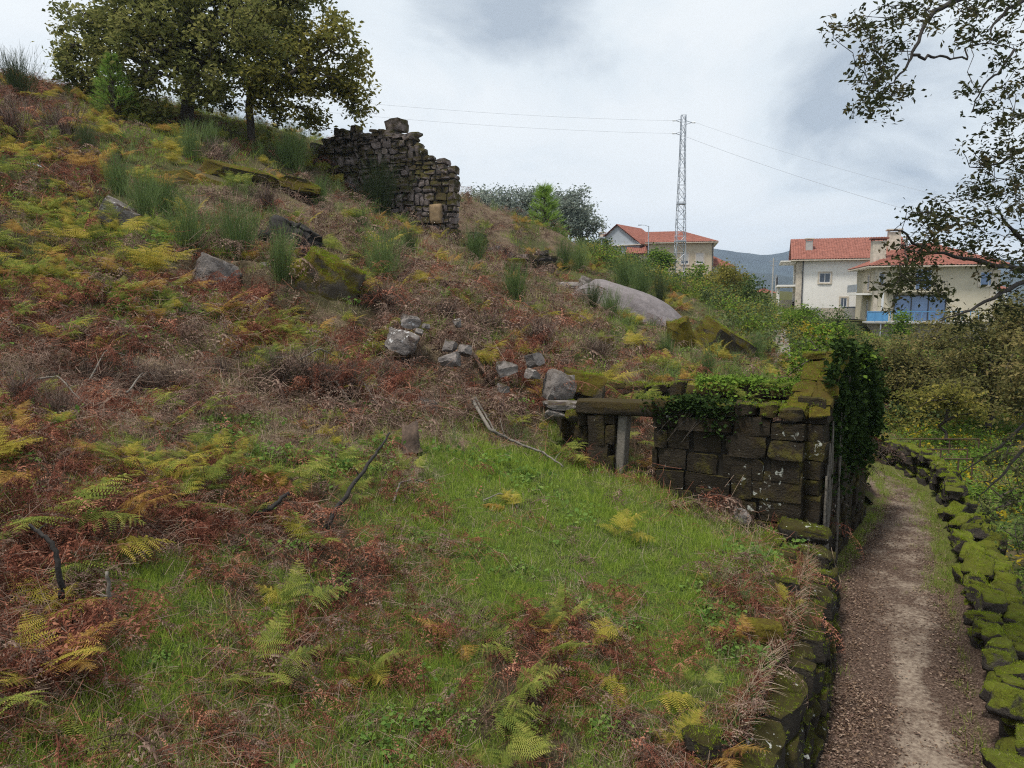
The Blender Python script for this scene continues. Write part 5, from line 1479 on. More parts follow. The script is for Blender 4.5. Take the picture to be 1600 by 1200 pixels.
def by_landmark(what, u, v):
    # names a plant by the nearest unmistakable thing in the picture
    for du, dv, m in sorted(((u - a, v - b, m) for a, b, m in MARKS), key=lambda q: math.hypot(q[0], q[1])):
        d = math.hypot(du, dv); side = ('right of' if du > 0 else 'left of') if abs(du) > abs(dv) else ('below' if dv > 0 else 'above')
        for lab in ('%s %s %s %s' % (what, 'just' if d < 60 else 'a little' if d < 130 else 'well', side, m),):
            if lab not in USED:
                USED.add(lab); return lab
    return what + ' on the slope'


def build_ferns():
    rng = np.random.default_rng(4)
    one = [  # u, v, colour, mixed, fronds, size, label
        (835, 1030, 'green', 'yellow', 6, .72, 'large yellow green bracken fern in the middle of the lower meadow'),
        (915, 1015, 'yellow', 'orange', 5, .66, 'golden bracken fern just right of the large yellow green one'),
        (715, 1010, 'orange', 'green', 3, .55, 'small fading fern left of the large yellow green one in the lower meadow'),
        (1000, 1100, 'yellow', None, 4, .7, 'pale yellow bracken with flattened fronds near the terrace edge at the bottom'),
        (1110, 1190, 'orange', 'yellow', 3, .55, 'orange bracken frond lying on the terrace lip at the bottom edge'),
        (760, 1160, 'green', None, 4, .65, 'pale green bracken lying low beneath the golden fern'),
        (55, 1060, 'yellow', 'orange', 5, .75, 'bright golden bracken fern in the lower left corner'),
        (150, 1140, 'green', 'yellow', 4, .6, 'low green fern in the lower left corner beside the golden one'),
        (70, 820, 'green', None, 6, .85, 'arching green bracken above the black bent stem at left'),
        (145, 880, 'green', 'yellow', 4, .7, 'narrow green fern beside the black bent stem at left'),
        (175, 830, 'orange', None, 3, .75, 'thin orange brown fern right of the black bent stem'),
        (250, 760, 'yellow', 'green', 7, .9, 'yellow green fern patch above the red brown bracken at left middle'),
        (205, 745, 'green', 'yellow', 6, .8, 'green fern at the left of the left middle fern patch'),
        (305, 775, 'green', 'yellow', 6, .8, 'green fern at the right of the left middle fern patch'),
        (470, 760, 'green', 'yellow', 6, .8, 'yellow green fern behind the charred stick'),
        (530, 745, 'green', None, 5, .7, 'green fern just left of the charred stick'),
        (420, 745, 'green', None, 5, .7, 'light green fern between the two middle fern patches'),
        (300, 650, 'green', None, 5, .85, 'upright grey green fern standing alone above the meadow'),
        (885, 715, 'green', 'yellow', 8, .85, 'bright yellow green fern standing left of the doorway'),
        (60, 345, 'green', 'yellow', 8, 1.3, 'broad pale green bracken at the left edge below the crest'),
        (110, 360, 'yellow', 'green', 7, 1.2, 'yellow bracken hanging over the dead ferns at upper left'),
        (225, 430, 'yellow', 'green', 9, 1.25, 'tall golden bracken beside the pale angular granite block'),
        (255, 420, 'yellow', None, 6, 1.1, 'golden bracken just right of the tallest golden fern'),
        (170, 425, 'yellow', 'green', 6, 1.0, 'yellow bracken left of the tallest golden fern'),
        (115, 420, 'yellow', 'orange', 5, 1.0, 'small golden fern with upright fronds at upper left'),
        (20, 440, 'green', 'orange', 7, 1.1, 'feathery yellow green fern at the left edge above dead bracken'),
        (345, 495, 'yellow', 'orange', 8, 1.0, 'golden fern below the flat pale rock face'),
        (385, 500, 'yellow', None, 5, .9, 'golden fern with a brown skirt right of the flat rock face'),
        (445, 490, 'yellow', None, 4, .8, 'small bright yellow fern at the foot of the mossy wedge boulder'),
        (540, 510, 'yellow', 'green', 4, .8, 'yellow fern right of the foot of the mossy wedge boulder'),
        (450, 530, 'green', 'yellow', 5, .8, 'ladder like yellow green fern below the mossy wedge boulder'),
        (490, 545, 'green', 'yellow', 5, .85, 'loose fern leaning right below the mossy wedge boulder'),
        (605, 530, 'green', None, 4, .7, 'green fern in the shade of the wide pale boulder'),
        (25, 250, 'yellow', 'green', 6, 1.1, 'yellow fern at the left edge just under the crest'),
        (90, 200, 'yellow', 'orange', 7, 1.2, 'tall yellow bracken on the skyline left of the young pine'),
        (170, 215, 'yellow', 'green', 7, 1.2, 'yellow green bracken at the foot of the young pine'),
        (250, 210, 'yellow', 'orange', 6, 1.1, 'yellowing bracken on the crest under the oaks'),
        (330, 225, 'green', 'orange', 6, 1.1, 'mixed green and orange bracken under the dark oak'),
        (900, 510, 'yellow', 'orange', 6, 1.0, 'yellow fern patch on the rise below the granite dome'),
        (850, 500, 'yellow', None, 5, 1.0, 'yellow fern left of the patch below the granite dome'),
        (745, 480, 'green', None, 5, .9, 'green fern in the red brown bracken of mid slope'),
        (700, 460, 'green', None, 5, .9, 'bluish green fern below the gable ruin'),
        (595, 460, 'green', 'yellow', 5, 1.0, 'yellow green fern right of the broom below the gable ruin'),
        (990, 585, 'green', None, 4, .7, 'green fern behind the back wall of the ruined house'),
        (800, 800, 'orange', 'yellow', 3, .55, 'thin orange fern in the green of the meadow'),
        (640, 590, 'green', None, 4, .55, 'small green fern in the red bracken above the meadow'),
        (845, 605, 'yellow', None, 4, .45, 'little yellow fern against the round grey boulder')]
    for u, v, c, m, n, s, lab in one: fern(hit(u, v), c, n, s, lab, rng, None, mixed=m, tilt=(.1, .75) if v < 900 else (.2, .9))
    g = fern(at(1165, 622, 17.9) + [0, 0, -.05], 'green', 6, .5, 'bright green fern growing on top of the ruined wall', rng, None)
    fern(at(1215, 606, 17.2), 'green', 6, .5, 'bright green fern beside the mossy gable of the ruined house', rng, None)
    # the others, told apart only by where they grow
    N = 0; tries = 0; taken = [hit(a[0], a[1])[:2] for a in one]
    while N < 96 and tries < 4000:
        tries += 1; u, v = rng.uniform(-40, 1050), rng.uniform(150, 1150); c = CODE[CG[min(23, int(v / 50)), max(0, min(31, int(u / 50)))]]
        if rng.random() > {'y': .95, 'n': .30, 'o': .25, 'b': .12, 'd': .05, 'm': .018, 'g': .003}[c]: continue
        if u > 560 and v < 480 and rng.random() < .5: continue
        p = hit(u, v)
        if not 4 < p[1] < 38 or min(np.hypot(*(p[:2] - q)) for q in taken) < (.5 if p[1] < 12 else .9): continue
        taken.append(p[:2]); N += 1
        col = rng.choice(['yellow', 'green', 'orange'], p=(.45, .40, .15))
        where = 'below the crest on the left slope' if v < 330 and u < 560 else 'on the brown middle slope at left' if v < 620 and u < 560 else 'on the rise right of the mossy wedge boulder' if v < 640 else 'around the grassy meadow'
        cw = {'yellow': 'yellow', 'green': 'green', 'orange': 'orange tinged'}[col]; size = rng.uniform(.6, 1.0); u, v = px(*p)
        fern(p, col, int(rng.integers(4, 7)), size * np.clip(p[1] / 14, .7, 1.25), by_landmark('%s %s bracken fern' % ('small' if size < .78 else 'tall', cw), u, v), rng, 'bracken ferns ' + where, mixed=rng.choice(['yellow', 'green']))
    # heaps of dead bracken that stand out
    heaps = [(545, 880, .95, 'large red brown heap of dead bracken left of the meadow'), (395, 800, 1.0, 'broad dark heap of dead bracken around the charred branches'), (455, 815, .9, 'dead bracken heap beside the charred stick'), (60, 1040, .8, 'drooping brown bracken heap in the lower left corner'),
             (30, 900, .9, 'red brown dead bracken at the left edge under the black stem'), (850, 1040, .8, 'dark red brown dead bracken below the large meadow fern'), (880, 1060, .7, 'dead bracken hanging under the golden meadow fern'), (1060, 1030, .6, 'dead bracken tuft near the terrace edge'), (1145, 925, .65, 'red brown dead bracken on the terrace in front of the ruin'),
             (975, 945, .5, 'small dead bracken tuft right of the meadow fern'), (470, 980, .55, 'low dead bracken tuft in the lower meadow'), (340, 900, .6, 'dead bracken standing in the grass at lower left'), (120, 470, 1.3, 'wide red brown mass of dead bracken on the left slope'), (60, 500, 1.2, 'dead bracken mass at the left edge of the slope'),
             (190, 480, 1.2, 'dead bracken under the golden ferns of the left slope'), (370, 530, 1.0, 'brown skirt of dead bracken under the golden fern by the rock face'), (440, 540, .9, 'red brown bracken under the mossy wedge boulder'), (835, 540, 1.1, 'bright red brown dead bracken right of the dark hollow'), (870, 550, 1.0, 'red brown bracken beside the leaning tan stone'),
             (810, 510, 1.1, 'dead bracken on the rise above the leaning tan stone'), (480, 610, 1.2, 'dark brown bracken heap with pale twigs in mid slope'), (540, 600, 1.1, 'brown bracken heap around the dark cavity in mid slope'), (600, 600, 1.0, 'brown bracken clump left of the small green fern'), (100, 640, 1.1, 'tangled brown bracken low on the left slope'),
             (180, 650, 1.1, 'tangled brown bracken right of the left slope tangle'), (30, 700, 1.0, 'brown bracken at the left edge above the arching green fern'), (30, 130, 1.3, 'rust brown bracken on the skyline at the far left'), (80, 250, 1.1, 'red brown bracken below the skyline at left'), (130, 260, 1.0, 'reddish bracken beside the dark crest rock'),
             (380, 240, 1.0, 'purple brown bracken under the right oak'), (720, 490, 1.0, 'purplish dead bracken below the green ferns of mid slope'), (720, 610, .8, 'dead bracken around the grey log'), (830, 640, .7, 'red brown bracken left of the flat stone slab'), (960, 740, .5, 'dead fern drooping at the foot of the pale door post'),
             (1000, 755, .45, 'small dead fern in front of the doorway'), (300, 1150, .5, 'dead bracken lying at the bottom edge at left'), (520, 1100, .45, 'flattened dead bracken in the lower meadow'), (200, 980, .5, 'dead bracken right of the corner heap'), (680, 800, .45, 'little brown tuft in the meadow'), (735, 850, .45, 'brown tuft at the middle of the meadow')]
    for u, v, s, lab in heaps:
        p = hit(u, v); o = obj('dead_bracken_clump', clump(FR_DEAD, 15, rng, .20, (.55, 1.0), (-.3, .7)), MAT['fern_rust'], None, p); o.scale = (s, s, s); tag(o, lab, 'dead fern')


build_ferns()


def build_brooms():
    rng = np.random.default_rng(12)
    ms = {m: [broom_mesh(rng, 210).mesh('broom_bush', MAT[m]) for k in range(3)] for m in ('broom', 'broom_dark')}
    for u, v, hpx, m, lab in ((185, 305, 62, 'broom', 'green broom bush below the crest rock at upper left'), (225, 345, 72, 'broom', 'wide green broom bush over the pale angular block'), (255, 335, 60, 'broom', 'broom bush right of the wide one at upper left'), (297, 395, 80, 'broom', 'slender broom bush between the golden fern and the flat rock face'),
                             (372, 405, 90, 'broom', 'dense broom bush above the flat pale rock face'), (440, 440, 80, 'broom', 'pale grey green broom in front of the charred root'), (465, 272, 70, 'broom', 'bright broom bush on the skyline right of the oaks'), (445, 262, 50, 'broom', 'smaller broom left of the skyline one near the oaks'), (298, 250, 55, 'broom', 'broom bush under the dark oak trunk'),
                             (330, 235, 42, 'broom', 'small broom right of the one under the dark oak'), (600, 445, 85, 'broom', 'tall broom bush below the gable ruin'), (565, 368, 36, 'broom_dark', 'dark shrubby broom left of the gable foot'), (592, 335, 80, 'broom_dark', 'tall dark broom growing against the gable wall'), (742, 410, 52, 'broom', 'round green broom right of the gable ruin'),
                             (500, 325, 45, 'broom', 'low broom on the slope left of the gable ruin'), (905, 425, 50, 'broom', 'green broom beyond the broken drystone wall'), (880, 420, 45, 'broom', 'broom at the end of the broken drystone wall'), (975, 455, 55, 'broom', 'dark green broom on the rise above the granite dome'), (955, 500, 48, 'broom', 'small broom growing against the granite dome'),
                             (925, 485, 42, 'broom_dark', 'dark little bush at the top end of the granite dome'), (805, 470, 60, 'broom', 'wispy broom beside the tall yellow mossed boulder'), (1040, 560, 40, 'broom', 'low broom left of the upright yellow mossed boulder'), (1105, 590, 40, 'broom', 'low broom behind the back wall of the ruined house'), (1180, 562, 45, 'broom', 'pale broom left of the village footpath'),
                             (640, 395, 40, 'broom_dark', 'dark little broom in front of the gable ruin'), (1030, 480, 50, 'broom_dark', 'dark broom behind the granite dome'), (135, 240, 45, 'broom_dark', 'dark broom by the crest rock'), (30, 160, 70, 'broom_dark', 'bare purplish bush on the skyline at the far left'), (1000, 470, 55, 'broom', 'yellowish broom behind the granite dome')):
        p = hit(u, v); h = hpx * p[1] / F * 1.05; o = link(bpy.data.objects.new('broom_bush', ms[m][int(rng.integers(3))]), None, p)
        o.scale = (h * rng.uniform(.6, .95), h * rng.uniform(.6, .95), h); o.rotation_euler[2] = rng.uniform(0, 6.28); tag(o, lab, 'bush')
    dry = [broom_mesh(rng, 170, 1.0, .0040).mesh('dry_shrub', MAT['dry_stem']) for k in range(3)]
    for u, v, hpx, lab in ((150, 612, 62, 'brown dry shrub above the left slope tangle'), (215, 622, 66, 'dark brown dry shrub right of the left slope tangle'), (272, 612, 52, 'small dry shrub above the lone grey green fern'), (95, 655, 60, 'dry brown shrub low at the left of the slope'), (36, 632, 66, 'dry shrub at the left edge of the brown slope'),
                           (440, 605, 58, 'dry brown shrub at the left end of the dark twig heap'), (492, 615, 66, 'largest dry shrub, over the dark twig heap in mid slope'), (548, 618, 60, 'dry shrub at the right end of the dark twig heap'), (602, 600, 46, 'low dry shrub between the twig heap and the grey log'), (640, 575, 44, 'dry shrub under the wide pale boulder'),
                           (762, 520, 46, 'dry shrub on the lip of the dark hollow'), (350, 592, 44, 'low dry shrub left of the twig heap above the grass'), (600, 480, 50, 'dry brown shrub right of the mossy wedge boulder'), (845, 535, 46, 'dry red brown shrub above the leaning tan stone'), (700, 500, 40, 'dry shrub at the top of the dark hollow'),
                           (100, 215, 56, 'dry brown shrub on the skyline under the yellow bracken'), (20, 215, 64, 'dry brown shrub near the skyline at the far left'), (340, 250, 40, 'dry brown shrub below the oaks beside the mossed ledge'), (420, 330, 46, 'dry shrub above the charred root'), (930, 560, 40, 'dry brown shrub behind the round grey boulder')):
        p = hit(u, v); h = hpx * p[1] / F; o = link(bpy.data.objects.new('dry_shrub', dry[int(rng.integers(3))]), None, p)
        o.scale = (h * rng.uniform(1.2, 1.7), h * rng.uniform(1.2, 1.7), h * .9); o.rotation_euler = (rng.normal() * .2, rng.normal() * .2, rng.uniform(0, 6.28)); tag(o, lab, 'bush')
    # young pines
    for u, v, hpx, lab in ((180, 188, 98, 'bright green young pine on the skyline left of the dark oak'), (850, 410, 122, 'bright green young pine in front of the grey green grove'), (1110, 590, 1, '')):
        if not lab: continue
        p = hit(u, v) if u < 700 else at(u, v, 52); H = hpx * p[1] / F; t = thing('young_pine', lab, 'tree', p); C = []
        tr = MB().tube([p + [0, 0, -.3], p + [0, 0, H * .95]], [H * .02, H * .004], 6); nd = MB()
        for k in range(210):
            q = rng.random() ** .9; r = H * .31 * (1 - q) ** .8 + .03 * H; a = rng.uniform(0, 6.28); b = p + [0, 0, H * q * .92]; e = b + [math.cos(a) * r, math.sin(a) * r, r * .45]
            tr.tube([b, e], [H * .005, H * .002], 3)
            for j in range(26):
                w = rng.uniform(.35, 1.05); c = b + (e - b) * w; d = (e - b) / np.linalg.norm(e - b) * .8 + rng.normal(size=3) * .45; d[2] += .25; l = H * .06 * rng.uniform(.7, 1.2); x = np.cross(d, rng.normal(size=3)); x *= H * .0032 / np.linalg.norm(x)
                nd.add([c - x, c + x, c + d * l], [[0, 1, 2]], rng.random())
        obj('trunk', tr, MAT['bark'], t); obj('needles', nd, MAT['pine'], t)


build_brooms()


def build_trees():
    rng = np.random.default_rng(31)
    L = lambda D, *rows: [(at(u, v, D + dz), np.array([r, r, r * fl]) * D / F) for u, v, r, dz, fl in rows]
    # the two oaks on the crest
    b = hit(292, 197); tr = [b + [0, 0, -.5], b + [.05, 0, .6], b + [.15, 0, 1.3], b + [.3, .1, 2.0], b + [.35, .1, 2.8], b + [.2, .2, 3.8]]
    tree('oak_tree', 'large dark green oak with a broad crown on the crest', 'tree', b, L(b[1], (165, 95, 72, 0, .9), (140, 40, 55, 1, .8), (125, 130, 34, -1, .8), (225, 60, 90, -2, .8), (300, 10, 110, 0, .8), (330, 90, 85, 3, .7), (200, 150, 50, -2, .6), (260, -40, 120, 0, .8), (380, -20, 110, 2, .8), (300, 130, 50, -3, .6), (390, 60, 80, -2, .8), (110, 95, 30, 0, .8), (235, 165, 32, -3, .5), (455, 0, 70, 0, .8), (350, 160, 36, 2, .5)),
         'oak', rng, dens=12, nleaf=50, sig=.27, lsize=.23, trunk=tr, tip=.018, shell=.55, maxr=.36)
    b = hit(393, 222); tr = [b + [0, 0, -.5], b + [0, 0, .8], b + [-.05, 0, 1.6], b + [.1, 0, 2.4], b + [.4, 0, 3.2]]
    tree('oak_tree', 'olive yellow oak to the right of the dark one, reaching toward the gable ruin', 'tree', b, L(b[1], (470, 130, 75, 0, .8), (530, 120, 48, 0, .8), (545, 165, 40, 0, .6), (500, 70, 58, -1, .8), (555, 95, 28, 0, .7), (420, 165, 42, -1, .6), (440, 70, 70, 1, .8), (480, 185, 40, 1, .45), (520, 45, 32, 0, .7), (562, 140, 25, 0, .6), (410, 120, 50, -2, .7)),
         'oak_olive', rng, dens=12, nleaf=42, sig=.26, lsize=.22, trunk=tr, tip=.018, shell=.55, maxr=.2)
    # grey green grove beyond the gable ruin
    for k, (u, v, r, lab) in enumerate(((748, 330, 34, 'leftmost grey green tree of the grove next to the gable'), (790, 325, 38, 'rounded grey green tree second from the gable in the grove'), (836, 330, 40, 'grey green tree of the grove behind the young pine'), (880, 328, 40, 'tall grey green tree right of the young pine'), (908, 348, 26, 'small rightmost grey green tree of the grove'))):
        D = 78 + 3 * (k % 3); b = at(u, 398, D)
        rows = [(u + rng.normal() * r * .35, v + rng.normal() * r * .3, r * rng.uniform(.5, .72), rng.normal() * 2, .8) for j in range(7)] + [(u, v - r * .4, r * .6, 0, .8), (u - r * .5, v + r * .4, r * .5, 0, .8), (u + r * .5, v + r * .4, r * .5, 0, .8), (u, v + r * .75, r * .55, 0, .6)]
        tree('grove_tree', lab, 'tree', b, L(D, *rows), 'euca', rng, dens=10, nleaf=34, sig=.45, lsize=.30, tip=.03, group='grey green trees of the grove')
    # trees and bushes toward the village
    def bush(name, lab, u, vb, D, rows, leaf, ls=.16, dens=16, nl=55, cat='bush', sig=.22, group=None):
        b = at(u, vb, D); b[2] = min(b[2], float(hill(b[0], b[1])) if D > 30 or u < 1240 else b[2])
        return tree(name, lab, cat, b, L(D, *rows), leaf, rng, dens=dens, nleaf=nl, sig=sig * D / 40, lsize=ls * D / 45, tip=.012 * D / 40, group=group)
    bush('garden_tree', 'small round dark green tree in front of the beige house', 1030, 440, 104, [(1030, 408, 17, 0, .85), (1024, 412, 10, 0, .9), (1038, 410, 11, 0, .9)], 'shrub', cat='tree')
    bush('garden_tree', 'dark green tree in front of the grey house', 936, 425, 100, [(936, 393, 18, 0, 1), (925, 400, 12, 0, 1), (950, 402, 12, 0, 1)], 'shrub_dark', cat='tree')
    for a in ((1086, 530, 55, [(1080, 460, 34, 0, 1), (1062, 482, 28, 0, 1), (1100, 445, 26, 0, 1)], 'shrub_dark', 'leafy bush below the beige house, leftmost of the thicket'), (1125, 530, 52, [(1120, 458, 36, 0, 1.1), (1142, 442, 28, 0, 1), (1110, 490, 32, 0, 1)], 'oak_olive', 'olive leafed bush in the middle of the thicket below the houses'),
              (1165, 545, 50, [(1166, 470, 36, 0, 1.2), (1180, 505, 28, 0, 1), (1150, 512, 32, 0, 1)], 'shrub_dark', 'dark tall bush at the right end of the thicket beside the footpath'), (1100, 545, 46, [(1100, 508, 28, 0, 1), (1075, 520, 24, 0, 1), (1130, 525, 25, 0, 1)], 'shrub', 'bright green bush in front of the thicket'),
              (1060, 530, 48, [(1055, 490, 22, 0, .9), (1040, 505, 18, 0, .9)], 'oak_olive', 'sparse olive bush above the granite dome'), (1190, 580, 34, [(1190, 560, 16, 0, 1), (1178, 570, 12, 0, 1)], 'shrub', 'light green bush beside the foot of the footpath'),
              (1085, 470, 70, [(1085, 440, 22, 0, 1), (1068, 450, 16, 0, 1)], 'shrub', 'loose bush in front of the low orange shed'), (1140, 470, 72, [(1135, 438, 20, 0, 1), (1155, 448, 18, 0, 1)], 'oak_brown', 'brownish bush below the small white house'),
              (1248, 560, 44, [(1245, 505, 30, 0, .9), (1228, 520, 20, 0, .9), (1262, 490, 18, 0, .9)], 'shrub', 'bright green bush in front of the large white house'), (1300, 560, 44, [(1300, 510, 32, 0, .9), (1325, 525, 26, 0, .9), (1280, 525, 25, 0, .9)], 'shrub_dark', 'green bush between the ruin and the cream house'),
              (1345, 560, 42, [(1345, 545, 28, 0, .9), (1370, 550, 24, 0, .9)], 'oak_brown', 'dull olive bush below the blue terrace'), (1410, 560, 48, [(1408, 520, 20, 0, 1.5), (1412, 500, 12, 0, 1.4)], 'shrub', 'yellow green conical bush in front of the cream house')):
        bush('bush', a[5], a[0], a[1], a[2], a[3], a[4])
    bush('flowering_bush', 'golden yellow bush in front of the large white house', 1268, 540, 40, [(1268, 516, 12, 0, .8), (1256, 522, 8, 0, .8), (1280, 520, 8, 0, .8)], 'shrub_gold')
    # oaks beyond the garden
    for u, vb, D, rows, leaf, lab in ((1450, 690, 33, [(1420, 560, 45, 0, .8), (1470, 530, 50, 1, .8), (1450, 600, 50, -1, .7), (1400, 600, 38, 0, .8), (1500, 580, 45, 0, .8), (1385, 560, 28, 0, .8)], 'oak_brown', 'olive brown oak beyond the garden, left of the group'),
                                      (1540, 690, 30, [(1530, 540, 52, 0, .8), (1580, 520, 55, 0, .8), (1550, 600, 55, 0, .7), (1600, 590, 55, 1, .8), (1500, 610, 40, -1, .7), (1620, 500, 60, 0, .8)], 'oak_brown', 'brown tinged oak beyond the garden, right of the group'),
                                      (1480, 700, 27, [(1470, 620, 34, 0, .7), (1510, 635, 32, 0, .6), (1430, 625, 26, 0, .7)], 'oak_olive', 'low olive oak scrub in front of the garden oaks'), (1360, 660, 34, [(1370, 610, 30, 0, .8), (1350, 585, 26, 0, .8), (1390, 630, 24, 0, .7)], 'shrub_dark', 'dark scrub just beyond the ivy wall'),
                                      (1650, 700, 24, [(1640, 560, 70, 0, .9), (1600, 630, 45, 0, .8), (1680, 640, 60, 0, .8)], 'oak_brown', 'dense oak at the right edge beyond the garden')):
        b = at(u, vb, D); b[2] = -.2
        tree('oak_tree', lab, 'tree', b, L(D, *rows), leaf, rng, dens=24, nleaf=60, sig=.25, lsize=.15, tip=.014, maxr=.2)
    # dark scrub behind the boulder wall
    for u, v, r, D, leaf, lab in ((1590, 830, 46, 14.5, 'shrub_dark', 'dark scrub behind the boulder wall at the right edge'), (1600, 930, 40, 12.5, 'shrub_dark', 'dark scrub lower down behind the boulder wall'), (1550, 745, 26, 18, 'oak_brown', 'twiggy brown bush behind the bend of the lane wall')):
        b = at(u + 10, v + r, D); b[2] = -.3
        tree('scrub_bush', lab, 'bush', b, L(D, (u, v, r, 0, .9), (u + 40, v - 15, r, .6, .9), (u + 60, v + 20, r, .3, .9)), leaf, rng, dens=60, nleaf=26, sig=.13, lsize=.07, tip=.007)
    # the near oak whose boughs hang in from the right
    D = 9.5; root = np.array([12.4, 10.4, -.3])
    limbs = [[(1640, -60, 10.6), (1560, -30, 10.2), (1495, 0, 9.8), (1462, 17, 9.6), (1447, 32, 9.5), (1437, 57, 9.4), (1427, 85, 9.3), (1415, 107, 9.2), (1395, 127, 9.1), (1378, 148, 9.0)], [(1427, 86, 9.3), (1446, 90, 9.4), (1466, 86, 9.5), (1482, 94, 9.6), (1510, 92, 9.7), (1511, 72, 9.8), (1545, 65, 10), (1585, 77, 10.2)],
             [(1585, 77, 10.2), (1562, 110, 10), (1542, 125, 9.9), (1527, 155, 9.8), (1520, 175, 9.7)], [(1660, -20, 10.8), (1600, 0, 10.4), (1570, 20, 10.2), (1550, 42, 10.1), (1545, 65, 10)], [(1680, 200, 10.6), (1600, 232, 10), (1587, 237, 9.9), (1557, 259, 9.6), (1515, 261, 9.2)],
             [(1690, 480, 10.8), (1600, 422, 10), (1550, 412, 9.7), (1512, 404, 9.5), (1450, 394, 9.2), (1407, 362, 9.0), (1397, 359, 8.9)], [(1690, 420, 10.4), (1600, 440, 9.6), (1550, 465, 9.3), (1512, 485, 9.1), (1470, 502, 8.9)], [(1680, 330, 10.5), (1600, 378, 10), (1570, 345, 9.8), (1560, 325, 9.7)], [(1690, 720, 11.5), (1600, 700, 11), (1570, 740, 10.8), (1530, 775, 10.6)], [(1690, 640, 11.5), (1610, 655, 11), (1560, 700, 10.8), (1500, 740, 10.6)]]
    spots = [(1310, 45), (1330, 40), (1347, 43), (1360, 60), (1355, 85), (1370, 65), (1385, 20), (1420, 8), (1440, 5), (1460, 28), (1378, 105), (1385, 117), (1340, 130), (1370, 132), (1345, 150), (1375, 165), (1380, 180), (1400, 148), (1412, 146), (1345, 165), (1362, 140), (1400, 40), (1410, 62), (1392, 78), (1430, 30), (1375, 92),
             (1510, 25), (1530, 45), (1545, 15), (1575, 5), (1590, 15), (1575, 65), (1560, 65), (1515, 70), (1555, 105), (1590, 100), (1580, 145), (1515, 143), (1525, 20), (1500, 45), (1490, 10), (1565, 190), (1580, 200), (1592, 180), (1550, 203), (1530, 168), (1585, 225), (1560, 235), (1510, 243), (1530, 255), (1550, 272), (1575, 250), (1595, 262), (1522, 282), (1547, 287), (1582, 285), (1530, 298), (1515, 300),
             (1470, 325), (1430, 345), (1450, 365), (1470, 360), (1500, 340), (1520, 345), (1545, 330), (1560, 300), (1590, 310), (1580, 340), (1530, 365), (1500, 380), (1412, 395), (1425, 405), (1460, 390), (1555, 400), (1590, 370), (1400, 430), (1420, 422), (1440, 430), (1455, 452), (1480, 470), (1540, 420), (1575, 395), (1590, 430), (1570, 455), (1560, 485), (1590, 480), (1395, 470), (1385, 455), (1415, 445), (1500, 500), (1530, 510), (1455, 425), (1485, 345), (1442, 335), (1600, 330), (1610, 280), (1605, 210), (1600, 130), (1605, 400), (1445, 372), (1515, 375),
             (1590, 690), (1560, 720), (1600, 740), (1590, 790), (1545, 790), (1610, 640), (1620, 560), (1640, 480)]
    tg = [];
    for u, v in spots:
        for k in range(3 if v < 300 else 4): tg.append(at(u + rng.normal() * 9, v + rng.normal() * 8, D + rng.normal() * .5 + (u - 1500) * .003))
    tg += [at(rng.uniform(1640, 2300), rng.uniform(-150, 560), rng.uniform(8, 13)) for k in range(160)]
    t = thing('oak_tree', 'near oak whose thin boughs hang into the picture at the right edge', 'tree', root)
    tr = [root, root + [-.1, 0, 1.5], root + [-.2, 0, 3.0], root + [-.3, 0, 4.6], root + [-.3, -.1, 6.2], root + [-.2, 0, 7.6]]
    mb = MB().tube(tr, [.34, .28, .25, .22, .17, .12], 10); nodes = list(tr)
    for l in limbs:
        P = np.array([at(*q) for q in l]); q = np.linspace(0, len(P) - 1, len(P) * 3); P = np.stack([np.interp(q, range(len(P)), P[:, k]) for k in range(3)], 1); P[1:-1] += rng.normal(size=(len(P) - 2, 3)) * .012
        j = tr[int(np.argmin([abs(x[2] - P[0, 2] + .4) for x in tr]))] if l[0][0] > 1630 else None
        if j is not None: P = np.vstack([j, (j + P[0]) / 2 + [0, 0, .15], P])
        mb.tube(P, np.linspace(.046 if j is not None else .019, .006, len(P)), 6); nodes += list(P[2:] if j is not None else P)
    obj('trunk', mb, MAT['bough'], t, smooth=True)
    tg = np.array(tg); N = np.array(nodes); e0, e1 = [], []
    for T in tg:
        k = int(np.argmin(np.linalg.norm(N - T, axis=1))); p = N[k]; d = np.linalg.norm(T - p); m = max(2, int(d / .15)); prev = p; nn = []
        for i in range(1, m + 1):
            q = p + (T - p) * (i / m) + rng.normal(size=3) * .028 * (i < m) + np.array([0, 0, .12 * d * 4 * (i / m) * (1 - i / m) * .4]); e0.append(prev); e1.append(q); prev = q; nn.append(q)
        N = np.vstack([N, nn])
    e0, e1 = np.array(e0), np.array(e1); obj('twigs', MB().edges(e0, e1, np.full(len(e0), .0052), np.full(len(e0), .0036), 4), MAT['bough'], t)
    nl = 19; C = np.repeat(tg, nl, 0) + rng.normal(size=(len(tg) * nl, 3)) * [.075, .075, .06]
    V, f, tt = leafcards(C, .070, rng, .3, .35, tint=np.repeat(np.clip(.4 + rng.normal(size=len(tg)) * .25, 0, 1), nl), aspect=.5)
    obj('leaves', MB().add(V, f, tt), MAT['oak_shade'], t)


build_trees()


